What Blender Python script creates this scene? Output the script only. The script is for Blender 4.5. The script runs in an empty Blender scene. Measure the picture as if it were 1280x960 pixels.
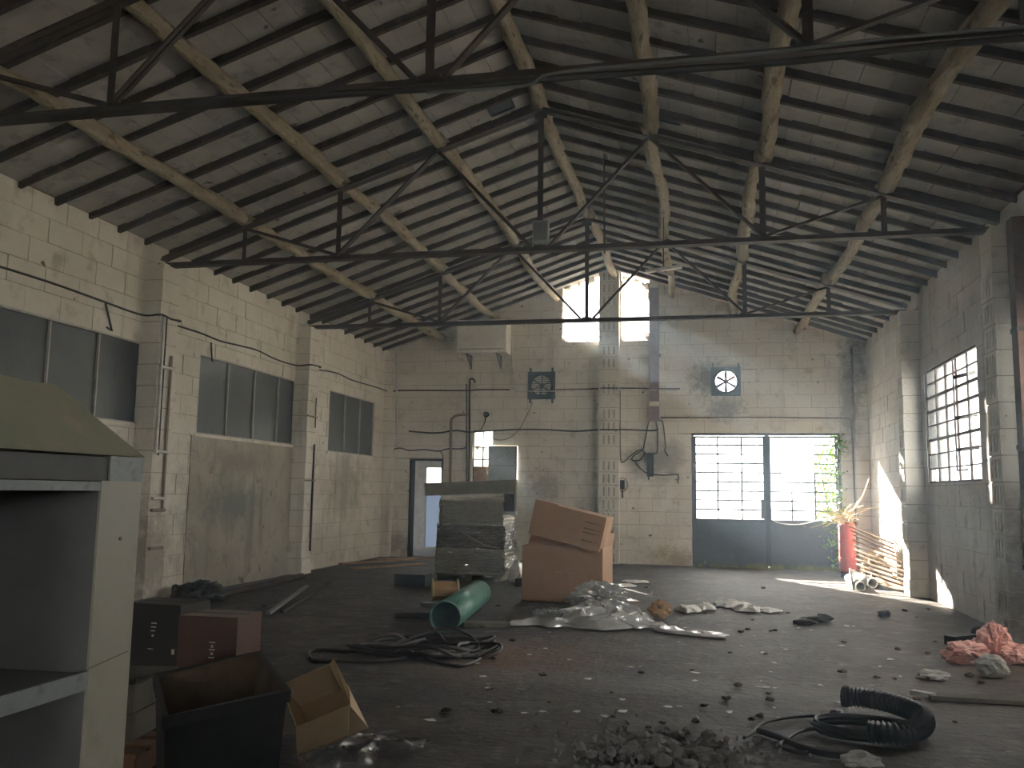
import bpy, bmesh, math, random
from mathutils import Vector, Matrix, noise
random.seed(7)
scene = bpy.context.scene
col = scene.collection

# ------------------------------------------------------------------ camera
F_PX = 1111.15; YAW = -0.2113; PITCH = 0.1208; ROLL = 0.0150; CAM = Vector((0.0, 0.0, 1.5))
_f = Vector((math.sin(YAW) * math.cos(PITCH), math.cos(YAW) * math.cos(PITCH), math.sin(PITCH)))
_r0 = Vector((math.cos(YAW), -math.sin(YAW), 0)); _u0 = _r0.cross(_f)
_r = _r0 * math.cos(ROLL) + _u0 * math.sin(ROLL); _u = -_r0 * math.sin(ROLL) + _u0 * math.cos(ROLL)
cd = bpy.data.cameras.new('camera'); cam = bpy.data.objects.new('camera', cd); col.objects.link(cam)
cd.sensor_fit = 'HORIZONTAL'; cd.sensor_width = 36; cd.lens = F_PX * 36 / 1280; cd.clip_start = 0.05; cd.clip_end = 300
cam.matrix_world = Matrix(((_r.x, _u.x, -_f.x, CAM.x), (_r.y, _u.y, -_f.y, CAM.y), (_r.z, _u.z, -_f.z, CAM.z), (0, 0, 0, 1)))
scene.camera = cam

# ------------------------------------------------------------------ world, sun, exposure
world = bpy.data.worlds.new('sky'); scene.world = world; world.use_nodes = True
bg = world.node_tree.nodes['Background']; bg.inputs[0].default_value = (1.0, 0.985, 0.95, 1); bg.inputs[1].default_value = 1.0
SUN_DIR = Vector((0.56, -1.0, -0.42)).normalized()
sl = bpy.data.lights.new('sun_offscreen', 'SUN'); sl.energy = 8.0; sl.angle = 0.012; sl.color = (1.0, 0.93, 0.82)
so = bpy.data.objects.new('sun_offscreen', sl); col.objects.link(so); so.rotation_euler = SUN_DIR.to_track_quat('-Z', 'Y').to_euler(); so.location = (-6, 30, 14)
vs = scene.view_settings
scene.display_settings.display_device = 'sRGB'
vs.view_transform = 'Standard'; vs.look = 'None'; vs.gamma = 1; vs.use_curve_mapping = False; vs.exposure = 3.65
HAZE = 0.0062
cy = scene.cycles
cy.volume_bounces = 1
cy.max_bounces = 10; cy.diffuse_bounces = 7; cy.glossy_bounces = 3; cy.transmission_bounces = 6; cy.transparent_max_bounces = 16
cy.sample_clamp_indirect = 6; cy.caustics_reflective = False; cy.caustics_refractive = False; cy.use_denoising = True

# ------------------------------------------------------------------ hall dimensions (metres)
XL, XR, YB, YF = -7.16, 3.34, 19.57, -12.4
XC = (XL + XR) / 2
TY = [5.88, 10.40, 14.93]
SLOPE = 0.335
EAVE = 4.41
def zc(x): return 6.20 - SLOPE * abs(x - XC)          # axis of the top chord
def ztile(x): return zc(x) + 0.30                      # underside of the roof tiles
HOLES_G = [(-3.06, -2.19, 4.87, 6.6), (-1.74, -1.11, 4.87, 6.6)]

def ray(u, v):
    return (_f * F_PX + _r * (u - 640) - _u * (v - 480)).normalized()
def hit(u, v, ax, val):
    q = ray(u, v); t = (val - CAM[ax]) / q[ax]; return CAM + q * t
def onfloor(u, v, z=0.0): return hit(u, v, 2, z)
def onback(u, v, dy=0.02): return hit(u, v, 1, YB - dy)
def onleft(u, v, dx=0.02): return hit(u, v, 0, XL + dx)
def onright(u, v, dx=0.02): return hit(u, v, 0, XR - dx)
def project(p):
    d = Vector(p) - CAM; z = d.dot(_f)
    if z < 0.05: return None
    return (640 + F_PX * d.dot(_r) / z, 480 - F_PX * d.dot(_u) / z)
def seen_size(pts):
    """rough projected size, used only to rank which pieces become parts of their own"""
    q = [project(p) for p in pts]
    if any(a is None for a in q): return 0
    u = [a[0] for a in q]; v = [a[1] for a in q]
    if max(u) < 0 or min(u) > 1280 or max(v) < 0 or min(v) > 960: return 0
    a = 0
    for i in range(len(q)):
        a += q[i][0] * q[(i + 1) % len(q)][1] - q[(i + 1) % len(q)][0] * q[i][1]
    return abs(a)

# ------------------------------------------------------------------ materials
def nodes_of(m): return m.node_tree.nodes, m.node_tree.links
def new_mat(name):
    m = bpy.data.materials.new(name); m.use_nodes = True
    return m, m.node_tree.nodes['Principled BSDF']
def grimy(name, c1, c2, c3=None, scale=1.5, rough=0.85, bump=0.15, bscale=30, spots=None, spec=0.3, coord='world', metal=0.0, lo=0.38, hi=0.62, stretch=(1, 1, 1), streak=None, bdist=0.01):
    m, b = new_mat(name); N, L = nodes_of(m)
    if coord == 'world':
        g = N.new('ShaderNodeNewGeometry'); src = g.outputs['Position']
    else:
        g = N.new('ShaderNodeTexCoord'); src = g.outputs['Object']
    mp = N.new('ShaderNodeMapping'); L.new(src, mp.inputs[0]); mp.inputs['Scale'].default_value = stretch
    def nz(s, detail=8, rgh=0.62):
        n = N.new('ShaderNodeTexNoise'); n.inputs['Scale'].default_value = s; n.inputs['Detail'].default_value = detail
        n.inputs['Roughness'].default_value = rgh; L.new(mp.outputs[0], n.inputs['Vector']); return n.outputs['Fac']
    def ramp(fac, a, bb):
        r = N.new('ShaderNodeMapRange'); r.inputs[1].default_value = a; r.inputs[2].default_value = bb; L.new(fac, r.inputs[0]); return r.outputs[0]
    def mix(fac, a, bcol):
        x = N.new('ShaderNodeMix'); x.data_type = 'RGBA'
        L.new(fac, x.inputs[0])
        for k, c in ((6, a), (7, bcol)):
            if isinstance(c, tuple): x.inputs[k].default_value = (*c, 1)
            else: L.new(c, x.inputs[k])
        return x.outputs[2]
    out = mix(ramp(nz(scale), lo, hi), c1, c2)
    if c3: out = mix(ramp(nz(scale * 3.7, 6), 0.55, 0.72), out, c3)
    if spots:
        sc, th, cc = spots
        out = mix(ramp(nz(sc, 3, 0.5), th, th + 0.05), out, cc)
    if streak:
        sc, th, cc = streak
        mp2 = N.new('ShaderNodeMapping'); L.new(src, mp2.inputs[0]); mp2.inputs['Scale'].default_value = (1, 1, 0.12)
        n = N.new('ShaderNodeTexNoise'); n.inputs['Scale'].default_value = sc; n.inputs['Detail'].default_value = 5; L.new(mp2.outputs[0], n.inputs['Vector'])
        out = mix(ramp(n.outputs['Fac'], th, th + 0.2), out, cc)
    L.new(out, b.inputs['Base Color'])
    b.inputs['Roughness'].default_value = rough; b.inputs['Metallic'].default_value = metal
    b.inputs['Specular IOR Level'].default_value = spec
    if bump:
        bp = N.new('ShaderNodeBump'); bp.inputs['Strength'].default_value = bump; bp.inputs['Distance'].default_value = bdist
        L.new(nz(bscale, 6), bp.inputs['Height']); L.new(bp.outputs[0], b.inputs['Normal'])
    return m
def plain(name, c, rough=0.6, metal=0.0, spec=0.4):
    return grimy(name, tuple(x * 0.82 for x in c), tuple(min(1, x * 1.12) for x in c), scale=9, rough=rough, metal=metal, spec=spec, bump=0.05, coord='object')
def film(name, c, opacity=0.35, rough=0.15, gloss=0.35):
    m = bpy.data.materials.new(name); m.use_nodes = True; N, L = nodes_of(m); N.clear()
    o = N.new('ShaderNodeOutputMaterial'); t = N.new('ShaderNodeBsdfTransparent'); d = N.new('ShaderNodeBsdfDiffuse'); tl = N.new('ShaderNodeBsdfTranslucent')
    g = N.new('ShaderNodeBsdfGlossy'); g.inputs['Roughness'].default_value = rough
    d.inputs[0].default_value = (*c, 1); tl.inputs[0].default_value = (*c, 1)
    a = N.new('ShaderNodeMixShader'); a.inputs[0].default_value = 0.45; L.new(d.outputs[0], a.inputs[1]); L.new(tl.outputs[0], a.inputs[2])
    b = N.new('ShaderNodeMixShader'); b.inputs[0].default_value = opacity; L.new(t.outputs[0], b.inputs[1]); L.new(a.outputs[0], b.inputs[2])
    fr = N.new('ShaderNodeLayerWeight'); fr.inputs[0].default_value = gloss
    e = N.new('ShaderNodeMixShader'); L.new(fr.outputs['Fresnel'], e.inputs[0]); L.new(b.outputs[0], e.inputs[1]); L.new(g.outputs[0], e.inputs[2])
    L.new(e.outputs[0], o.inputs[0]); return m

M = {}
M['mortar'] = grimy('mortar', (0.44, 0.40, 0.33), (0.27, 0.24, 0.195), scale=2.5)
M['wall'] = grimy('whitewashed block', (0.58, 0.55, 0.475), (0.68, 0.65, 0.575), (0.43, 0.40, 0.335), scale=0.9, bump=0.5, bscale=22, spots=(7.0, 0.71, (0.10, 0.085, 0.065)), streak=(2.2, 0.60, (0.33, 0.295, 0.24)), bdist=0.02)
M['wall_back'] = grimy('whitewashed back wall block', (0.58, 0.55, 0.475), (0.68, 0.65, 0.575), (0.43, 0.40, 0.335), scale=0.8, bump=0.5, bscale=22, spots=(8.5, 0.70, (0.13, 0.115, 0.095)), streak=(2.0, 0.60, (0.44, 0.41, 0.35)), bdist=0.02)
M['wall_grey'] = grimy('bare grey plaster', (0.30, 0.275, 0.225), (0.38, 0.345, 0.285), (0.20, 0.205, 0.18), scale=1.3, bump=0.4, bscale=14, spots=(4, 0.68, (0.13, 0.13, 0.11)), streak=(3.5, 0.55, (0.19, 0.18, 0.155)))
M['wall_right'] = grimy('greyed block', (0.48, 0.455, 0.42), (0.60, 0.57, 0.52), (0.38, 0.355, 0.32), scale=1.1, bump=0.6, bscale=20, spots=(8.0, 0.70, (0.12, 0.10, 0.08)), streak=(2.4, 0.58, (0.29, 0.27, 0.24)), bdist=0.02)
M['floor'] = grimy('oily concrete', (0.028, 0.022, 0.017), (0.075, 0.062, 0.050), (0.165, 0.146, 0.124), scale=1.5, rough=0.66, bump=0.9, bscale=11, spots=(4.5, 0.60, (0.028, 0.023, 0.019)), spec=0.35, bdist=0.03)
M['tile'] = grimy('fired clay roof tile', (0.30, 0.29, 0.27), (0.40, 0.385, 0.36), (0.21, 0.195, 0.175), scale=1.2, bump=0.3, bscale=25, spots=(4.5, 0.69, (0.10, 0.085, 0.075)))
M['batten'] = grimy('dark roof batten', (0.032, 0.024, 0.019), (0.06, 0.047, 0.038), (0.11, 0.07, 0.052), scale=2.5, bump=0.3, bscale=40)
M['log'] = grimy('limewashed log', (0.23, 0.19, 0.125), (0.36, 0.315, 0.23), (0.12, 0.09, 0.06), scale=3.2, bump=0.9, bscale=18, spots=(6, 0.61, (0.14, 0.10, 0.065)), stretch=(2, 0.5, 2), bdist=0.02)
M['steel'] = grimy('rusty dark steel', (0.032, 0.025, 0.022), (0.06, 0.043, 0.036), (0.095, 0.055, 0.04), scale=4, rough=0.7, spec=0.3)
M['gate_blue'] = grimy('dark blue painted sheet', (0.045, 0.062, 0.085), (0.065, 0.082, 0.105), (0.09, 0.10, 0.115), scale=2, rough=0.5, spots=(5, 0.67, (0.26, 0.24, 0.20)), spec=0.45, bump=0.08, streak=(3, 0.62, (0.10, 0.10, 0.10)))
M['dark_pane'] = grimy('grey overpainted glass', (0.058, 0.068, 0.071), (0.078, 0.089, 0.092), (0.05, 0.055, 0.055), scale=1.4, rough=0.32, bump=0.02, spec=0.5)
M['frame_grey'] = plain('galvanised frame', (0.42, 0.41, 0.38), 0.5)
M['roofsheet'] = plain('outer roofing', (0.25, 0.15, 0.11), 0.9)
M['cable'] = plain('black cable', (0.035, 0.032, 0.03), 0.55)
M['white_pipe'] = plain('off white pipe', (0.55, 0.54, 0.52), 0.5)
M['brown_pipe'] = plain('brown painted pipe', (0.24, 0.19, 0.155), 0.6)
M['purple'] = plain('purple grey trunking', (0.21, 0.155, 0.175), 0.6)
M['unit'] = grimy('aged off white casing', (0.74, 0.73, 0.68), (0.82, 0.81, 0.76), (0.60, 0.57, 0.50), scale=2, rough=0.5)
M['fan_dark'] = plain('dark blue grey fan', (0.03, 0.045, 0.06), 0.5)
M['fan_red'] = plain('faded red blade', (0.30, 0.10, 0.06), 0.5)
M['cream'] = grimy('cream enamel', (0.43, 0.415, 0.335), (0.47, 0.455, 0.37), (0.39, 0.375, 0.29), scale=2, rough=0.45, bump=0.03, coord='object', spots=(9, 0.76, (0.20, 0.16, 0.11)))
M['hood_green'] = grimy('pale green enamel', (0.36, 0.37, 0.265), (0.42, 0.415, 0.30), (0.47, 0.43, 0.30), scale=2.2, rough=0.5, bump=0.06, coord='object', spots=(5, 0.70, (0.55, 0.47, 0.30)))
M['greymetal'] = grimy('grey enamel', (0.16, 0.17, 0.165), (0.20, 0.21, 0.205), scale=3, rough=0.5, bump=0.04, coord='object')
M['darkmetal'] = grimy('dull dark grey enamel', (0.038, 0.042, 0.039), (0.052, 0.056, 0.052), scale=3, rough=0.6, bump=0.04, coord='object')
M['darkmetal2'] = grimy('slate grey enamel', (0.10, 0.105, 0.10), (0.13, 0.135, 0.13), scale=3, rough=0.6, bump=0.04, coord='object')
M['bluegrey'] = grimy('blue grey enamel', (0.27, 0.31, 0.31), (0.34, 0.38, 0.375), (0.20, 0.20, 0.18), scale=5, rough=0.5, coord='object')
M['black'] = plain('black liner', (0.012, 0.012, 0.012), 0.7, spec=0.2)
M['blackplastic'] = grimy('black plastic', (0.009, 0.010, 0.010), (0.017, 0.017, 0.017), scale=5, rough=0.55, coord='object', spec=0.35)
M['tub_in'] = grimy('dusty tub inside', (0.06, 0.042, 0.026), (0.13, 0.085, 0.048), scale=4, rough=0.8, coord='object')
M['cardboard'] = grimy('brown cardboard', (0.38, 0.235, 0.15), (0.43, 0.27, 0.17), (0.345, 0.215, 0.14), scale=1.2, rough=0.8, bump=0.05, coord='object')
M['cardboard_pale'] = grimy('pale cardboard', (0.58, 0.44, 0.27), (0.66, 0.51, 0.32), scale=2, rough=0.8, bump=0.05, coord='object')
M['cardboard_in'] = grimy('cardboard inside', (0.38, 0.235, 0.15), (0.43, 0.27, 0.17), scale=2, rough=0.85, bump=0.05, coord='object')
M['darkbox'] = grimy('dark printed box', (0.016, 0.013, 0.012), (0.022, 0.018, 0.016), scale=2, rough=0.6, coord='object')
M['redbrown'] = grimy('red brown box side', (0.085, 0.045, 0.034), (0.105, 0.058, 0.044), scale=2, rough=0.7, coord='object')
M['boxtop'] = grimy('beige box top', (0.19, 0.155, 0.13), (0.24, 0.20, 0.17), scale=2, rough=0.8, coord='object')  # carton top, a paler beige than its sides
M['print'] = plain('printed ink', (0.07, 0.05, 0.04), 0.8)
M['print_white'] = plain('white print', (0.55, 0.55, 0.52), 0.7)
M['tape'] = plain('shiny tape', (0.45, 0.36, 0.27), 0.25)
M['green'] = grimy('worn green steel', (0.075, 0.21, 0.165), (0.11, 0.27, 0.215), (0.26, 0.36, 0.31), scale=5, rough=0.38, coord='object', spec=0.5, spots=(9, 0.70, (0.04, 0.07, 0.055)))
M['spool'] = grimy('raw plywood', (0.46, 0.37, 0.20), (0.54, 0.44, 0.26), scale=4, rough=0.75, coord='object')
M['spool_core'] = grimy('orange brown core', (0.33, 0.20, 0.10), (0.42, 0.27, 0.14), scale=4, rough=0.75, coord='object')
M['sheet'] = grimy('pale panel edge', (0.46, 0.44, 0.35), (0.58, 0.56, 0.46), (0.32, 0.30, 0.23), scale=6, rough=0.5, coord='object')
M['sheet_white'] = grimy('white panel edge', (0.64, 0.61, 0.51), (0.72, 0.69, 0.60), (0.44, 0.40, 0.31), scale=7, rough=0.4, coord='object')
M['sheet_dark'] = grimy('dark panel edge', (0.085, 0.075, 0.06), (0.14, 0.12, 0.095), (0.30, 0.27, 0.22), scale=8, rough=0.35, coord='object')
M['oldwood'] = grimy('weathered grey wood', (0.13, 0.125, 0.095), (0.19, 0.18, 0.14), scale=4, rough=0.8, coord='object', bump=0.3)
M['darkwood'] = grimy('dirty old crate wood', (0.06, 0.055, 0.042), (0.10, 0.09, 0.07), scale=5, rough=0.85, coord='object', bump=0.3)
M['redwood'] = grimy('reddish old wood', (0.12, 0.065, 0.038), (0.18, 0.10, 0.06), scale=5, rough=0.85, coord='object', bump=0.3)
M['wood'] = grimy('brown wood', (0.25, 0.155, 0.085), (0.36, 0.23, 0.13), scale=4, rough=0.75, coord='object', bump=0.3)
M['slat'] = grimy('sun bleached slat', (0.36, 0.24, 0.15), (0.46, 0.33, 0.22), scale=3, rough=0.75, coord='object', bump=0.2)
M['red'] = grimy('red paint', (0.36, 0.055, 0.04), (0.43, 0.075, 0.055), scale=4, rough=0.45, coord='object')
M['rubber'] = plain('black rubber', (0.016, 0.017, 0.019), 0.5)
M['hose'] = plain('dark hose', (0.045, 0.036, 0.032), 0.45)
M['pink'] = grimy('pink plastic', (0.60, 0.30, 0.27), (0.70, 0.40, 0.36), (0.76, 0.56, 0.52), scale=4, rough=0.4, coord='object')
M['paper'] = plain('dirty white paper', (0.66, 0.65, 0.61), 0.85)
M['rock'] = grimy('grey rubble', (0.17, 0.165, 0.155), (0.25, 0.24, 0.225), scale=9, rough=0.95, coord='object', bump=0.5)
M['rock_pale'] = grimy('pale concrete lump', (0.36, 0.36, 0.33), (0.48, 0.47, 0.44), scale=9, rough=0.95, coord='object', bump=0.6)
M['leaf'] = grimy('green leaf', (0.10, 0.22, 0.03), (0.22, 0.36, 0.07), scale=6, rough=0.5)
M['grass'] = grimy('dry green grass', (0.12, 0.18, 0.045), (0.24, 0.26, 0.09), scale=6, rough=0.7)
M['straw'] = plain('dry stalk', (0.45, 0.36, 0.22), 0.8)
M['bark'] = plain('bark', (0.12, 0.09, 0.06), 0.9)
M['ground'] = grimy('pale gravel yard', (0.36, 0.34, 0.30), (0.46, 0.44, 0.39), scale=1.5, rough=0.95)
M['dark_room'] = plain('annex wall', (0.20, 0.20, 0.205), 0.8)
M['rust'] = grimy('rusty brown steel', (0.075, 0.042, 0.03), (0.12, 0.068, 0.048), (0.05, 0.03, 0.025), scale=4, rough=0.8)
M['rustsheet'] = grimy('flaking rusty sheet', (0.20, 0.13, 0.10), (0.34, 0.25, 0.20), (0.08, 0.06, 0.05), scale=14, rough=0.8)
M['glass'] = film('dusty window glass', (0.85, 0.88, 0.86), opacity=0.10, rough=0.05, gloss=0.03)
M['frosted'] = film('frosted glass', (0.80, 0.86, 0.95), opacity=0.75, rough=0.2, gloss=0.2)
M['panel_blue'] = film('blue translucent panel', (0.11, 0.14, 0.19), opacity=0.97, rough=0.3, gloss=0.1)
M['wrap'] = film('stretch film', (0.75, 0.74, 0.70), opacity=0.04, rough=0.06, gloss=0.58)
M['film'] = film('clear polythene film', (0.95, 0.94, 0.91), opacity=0.72, rough=0.12, gloss=0.55)
M['bag'] = film('clear bag', (0.60, 0.60, 0.58), opacity=0.22, rough=0.12, gloss=0.40)

# stains with a place and shape of their own (mould, soot, rust, spilt oil, dust)
def stains(m, lst):
    N, L = nodes_of(m); b = N['Principled BSDF']; out = b.inputs['Base Color'].links[0].from_socket
    g = N.new('ShaderNodeNewGeometry')
    for (c, r, colr, strength, fr) in lst:
        mp = N.new('ShaderNodeMapping'); L.new(g.outputs['Position'], mp.inputs[0])
        mp.inputs['Location'].default_value = tuple(-a / q for a, q in zip(c, r)); mp.inputs['Scale'].default_value = tuple(1 / q for q in r)
        ln = N.new('ShaderNodeVectorMath'); ln.operation = 'LENGTH'; L.new(mp.outputs[0], ln.inputs[0])
        nz = N.new('ShaderNodeTexNoise'); nz.inputs['Scale'].default_value = fr; nz.inputs['Detail'].default_value = 8; nz.inputs['Roughness'].default_value = .7; L.new(g.outputs['Position'], nz.inputs['Vector'])
        k = N.new('ShaderNodeMath'); k.operation = 'MULTIPLY'; k.inputs[1].default_value = 2.2; L.new(nz.outputs['Fac'], k.inputs[0])
        ad = N.new('ShaderNodeMath'); ad.operation = 'ADD'; L.new(ln.outputs['Value'], ad.inputs[0]); L.new(k.outputs[0], ad.inputs[1])
        mr = N.new('ShaderNodeMapRange'); mr.inputs[1].default_value = 2.1; mr.inputs[2].default_value = 1.35; mr.inputs[3].default_value = 0; mr.inputs[4].default_value = strength; L.new(ad.outputs[0], mr.inputs[0])
        x = N.new('ShaderNodeMix'); x.data_type = 'RGBA'; L.new(mr.outputs[0], x.inputs[0]); L.new(out, x.inputs[6]); x.inputs[7].default_value = (*colr, 1); out = x.outputs[2]
    L.new(out, b.inputs['Base Color'])
BIG = 50.0
stains(M['floor'], [((-1.75, 8.2, 0), (.9, 1.3, BIG), (.15, .075, .035), .8, 3), 
    ((.2, 6.8, 0), (2.2, 1.1, BIG), (.03, .025, .02), .7, 3), ((1.9, 7.6, 0), (1.2, 1.0, BIG), (.07, .05, .035), .7, 4), ((-.6, 7.4, 0), (2.5, .5, BIG), (.17, .155, .14), .5, 4)])
stains(M['wall_back'], [((-.95, 19.5, 2.25), (.75, BIG, .55), (.27, .27, .255), .85, 4), ((.15, 19.5, 4.0), (.55, BIG, .5), (.10, .09, .08), .8, 9), ((.5, 19.5, 3.35), (.5, BIG, .35), (.16, .14, .12), .75, 9), ((3.15, 19.5, 4.3), (.35, BIG, .9), (.12, .115, .10), .9, 6),
    ((3.0, 19.5, 3.3), (.25, BIG, 1.2), (.20, .18, .15), .7, 8), ((-.6, 19.5, .12), (.7, BIG, .35), (.30, .25, .12), .8, 5), 
    ((-3.4, 19.5, 1.6), (.5, BIG, .6), (.30, .27, .22), .7, 8), ((-6.9, 19.5, .3), (.7, BIG, .4), (.20, .17, .13), .7, 6)])
stains(M['wall'], [((-7.1, 12.6, 1.0), (BIG, 1.8, 1.2), (.22, .215, .185), .7, 2.2), ((-7.1, 17.2, 1.6), (BIG, 1.5, .9), (.28, .255, .20), .7, 3), ((-6.9, 10.3, .6), (BIG, .9, .9), (.20, .17, .13), .7, 5)])
stains(M['wall_grey'], [((-7.1, 12.7, 1.25), (BIG, 1.1, .45), (.16, .175, .155), .85, 4), ((-7.1, 12.9, 1.9), (BIG, 1.2, .3), (.20, .18, .15), .7, 5)])

# ------------------------------------------------------------------ mesh helpers
class MB:
    def __init__(s): s.v = []; s.f = []; s.m = []; s.cur = 0
    def add(s, verts, faces):
        o = len(s.v); s.v += [tuple(p) for p in verts]; s.f += [tuple(i + o for i in f) for f in faces]; s.m += [s.cur] * len(faces); return s
    def box(s, x0, x1, y0, y1, z0, z1):
        v = [(x, y, z) for z in (z0, z1) for y in (y0, y1) for x in (x0, x1)]
        return s.add(v, [(0, 2, 3, 1), (4, 5, 7, 6), (0, 1, 5, 4), (2, 6, 7, 3), (0, 4, 6, 2), (1, 3, 7, 5)])
    def obox(s, c, ax, ay, az):
        """box from centre and three half-axis vectors"""
        c, ax, ay, az = map(Vector, (c, ax, ay, az))
        v = [c + ax * i + ay * j + az * k for k in (-1, 1) for j in (-1, 1) for i in (-1, 1)]
        return s.add(v, [(0, 2, 3, 1), (4, 5, 7, 6), (0, 1, 5, 4), (2, 6, 7, 3), (0, 4, 6, 2), (1, 3, 7, 5)])
    def bar(s, p0, p1, w, h, up=(0, 0, 1)):
        p0, p1, up = Vector(p0), Vector(p1), Vector(up); d = (p1 - p0); t = d.normalized()
        a = t.cross(up); a = a.normalized() if a.length > 1e-4 else Vector((1, 0, 0)); b = a.cross(t).normalized()
        return s.obox((p0 + p1) / 2, d / 2, a * w / 2, b * h / 2)
    def prism(s, poly, off):
        off = Vector(off); n = len(poly); p = [Vector(q) for q in poly]
        return s.add(p + [q + off for q in p], [tuple(range(n))[::-1], tuple(range(n, 2 * n))] + [(i, (i + 1) % n, n + (i + 1) % n, n + i) for i in range(n)])
    def tube(s, pts, r, n=8, closed=False, squash=1.0):
        pts = [Vector(p) for p in pts]; k = len(pts); rr = r if isinstance(r, (list, tuple)) else [r] * k
        T = []
        for i in range(k):
            a = pts[(i - 1) % k] if (i or closed) else pts[0]; b = pts[(i + 1) % k] if (i < k - 1 or closed) else pts[-1]
            t = (b - a); T.append(t.normalized() if t.length > 1e-9 else Vector((0, 0, 1)))
        up = Vector((0, 0, 1)) if abs(T[0].z) < 0.9 else Vector((1, 0, 0)); A = (up - T[0] * up.dot(T[0])).normalized()
        vs_ = []
        for i in range(k):
            A = (A - T[i] * A.dot(T[i])); A = A.normalized() if A.length > 1e-6 else T[i].orthogonal().normalized(); B = T[i].cross(A)
            for j in range(n):
                th = 2 * math.pi * j / n; vs_.append(pts[i] + (A * math.cos(th) * squash + B * math.sin(th)) * rr[i])
        fs = []
        for i in range(k if closed else k - 1):
            for j in range(n):
                a = i * n + j; b = i * n + (j + 1) % n; c = ((i + 1) % k) * n + (j + 1) % n; d = ((i + 1) % k) * n + j
                fs.append((a, b, c, d))
        if not closed: fs += [tuple(range(n))[::-1], tuple(range((k - 1) * n, k * n))]
        return s.add(vs_, fs)
    def angle(s, p0, p1, w=0.06, t=0.008, up=(0, 0, 1), flip=1):
        """steel angle iron"""
        p0, p1, up = Vector(p0), Vector(p1), Vector(up); d = p1 - p0; k = d.normalized()
        a = k.cross(up if abs(k.z) < .98 else Vector((0, 1, 0))).normalized() * flip; b = (a.cross(k) * flip).normalized()
        sec = [a * 0 + b * 0, a * w, a * w + b * t, a * t + b * t, a * t + b * w, b * w]
        return s.prism([p0 + q for q in sec], d)
    def build(s, name, mat, parent=None, smooth=False):
        me = bpy.data.meshes.new(name); me.from_pydata(s.v, [], s.f)
        for q in (mat if isinstance(mat, (list, tuple)) else [mat]): me.materials.append(M[q] if isinstance(q, str) else q)
        if any(s.m):
            me.polygons.foreach_set('material_index', s.m)
        bm = bmesh.new(); bm.from_mesh(me); bmesh.ops.recalc_face_normals(bm, faces=bm.faces); bm.to_mesh(me); bm.free()
        if smooth:
            me.polygons.foreach_set('use_smooth', [True] * len(me.polygons))
        o = bpy.data.objects.new(name, me); col.objects.link(o)
        if parent is not None: o.parent = parent; o.matrix_parent_inverse = parent.matrix_world.inverted() if parent.type != 'EMPTY' else Matrix()
        return o
def tag(o, label=None, cat=None, group=None, kind=None):
    for k, val in (('label', label), ('category', cat), ('group', group), ('kind', kind)):
        if val: o[k] = val
    return o
def empty(name, loc=(0, 0, 0), rz=0.0, label=None, cat=None, group=None, kind=None, rot=None):
    o = bpy.data.objects.new(name, None); col.objects.link(o); o.location = loc; o.rotation_euler = rot or (0, 0, rz); o.empty_display_size = 0.1
    return tag(o, label, cat, group, kind)
def smooth_path(p, n=6, closed=False):
    p = [Vector(q) for q in p]; k = len(p); out = []
    for i in range(k if closed else k - 1):
        if closed: a, b, c, d = p[(i - 1) % k], p[i], p[(i + 1) % k], p[(i + 2) % k]
        else: a, b, c, d = p[max(i - 1, 0)], p[i], p[i + 1], p[min(i + 2, k - 1)]
        for j in range(n):
            t = j / n
            out.append(0.5 * ((2 * b) + (c - a) * t + (2 * a - 5 * b + 4 * c - d) * t * t + (3 * b - a - 3 * c + d) * t ** 3))
    if not closed: out.append(p[-1])
    return out
def sub_rects(r, holes):
    """rect (s0,s1,z0,z1) minus rects"""
    todo = [r]
    for (a, b, c, d) in holes:
        nxt = []
        for (s0, s1, z0, z1) in todo:
            if b <= s0 or a >= s1 or d <= z0 or c >= z1: nxt.append((s0, s1, z0, z1)); continue
            if c > z0: nxt.append((s0, s1, z0, c))
            if d < z1: nxt.append((s0, s1, d, z1))
            zz0, zz1 = max(z0, c), min(z1, d)
            if a > s0: nxt.append((s0, a, zz0, zz1))
            if b < s1: nxt.append((b, s1, zz0, zz1))
        todo = nxt
    return todo
def clip_roof(poly):
    """clip a polygon (s,z) under the two roof slopes"""
    for sg in (1, -1):
        out = []
        def dd(p): return (6.50 - SLOPE * sg * (p[0] - XC)) - p[1]
        for i in range(len(poly)):
            a, b = poly[i], poly[(i + 1) % len(poly)]; da, db = dd(a), dd(b)
            if da >= 0: out.append(a)
            if (da > 0 > db) or (da < 0 < db):
                t = da / (da - db); out.append((a[0] + (b[0] - a[0]) * t, a[1] + (b[1] - a[1]) * t))
        poly = out
        if len(poly) < 3: return []
    return poly

cube = bpy.data.meshes.new('block'); _m = MB().box(-.5, .5, -.5, .5, -.5, .5); cube.from_pydata(_m.v, [], _m.f); cube.materials.append(M['wall'])
cube_b = cube.copy(); cube_b.materials.clear(); cube_b.materials.append(M['wall_back'])
cube_r = cube.copy(); cube_r.materials.clear(); cube_r.materials.append(M['wall_right'])

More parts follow.
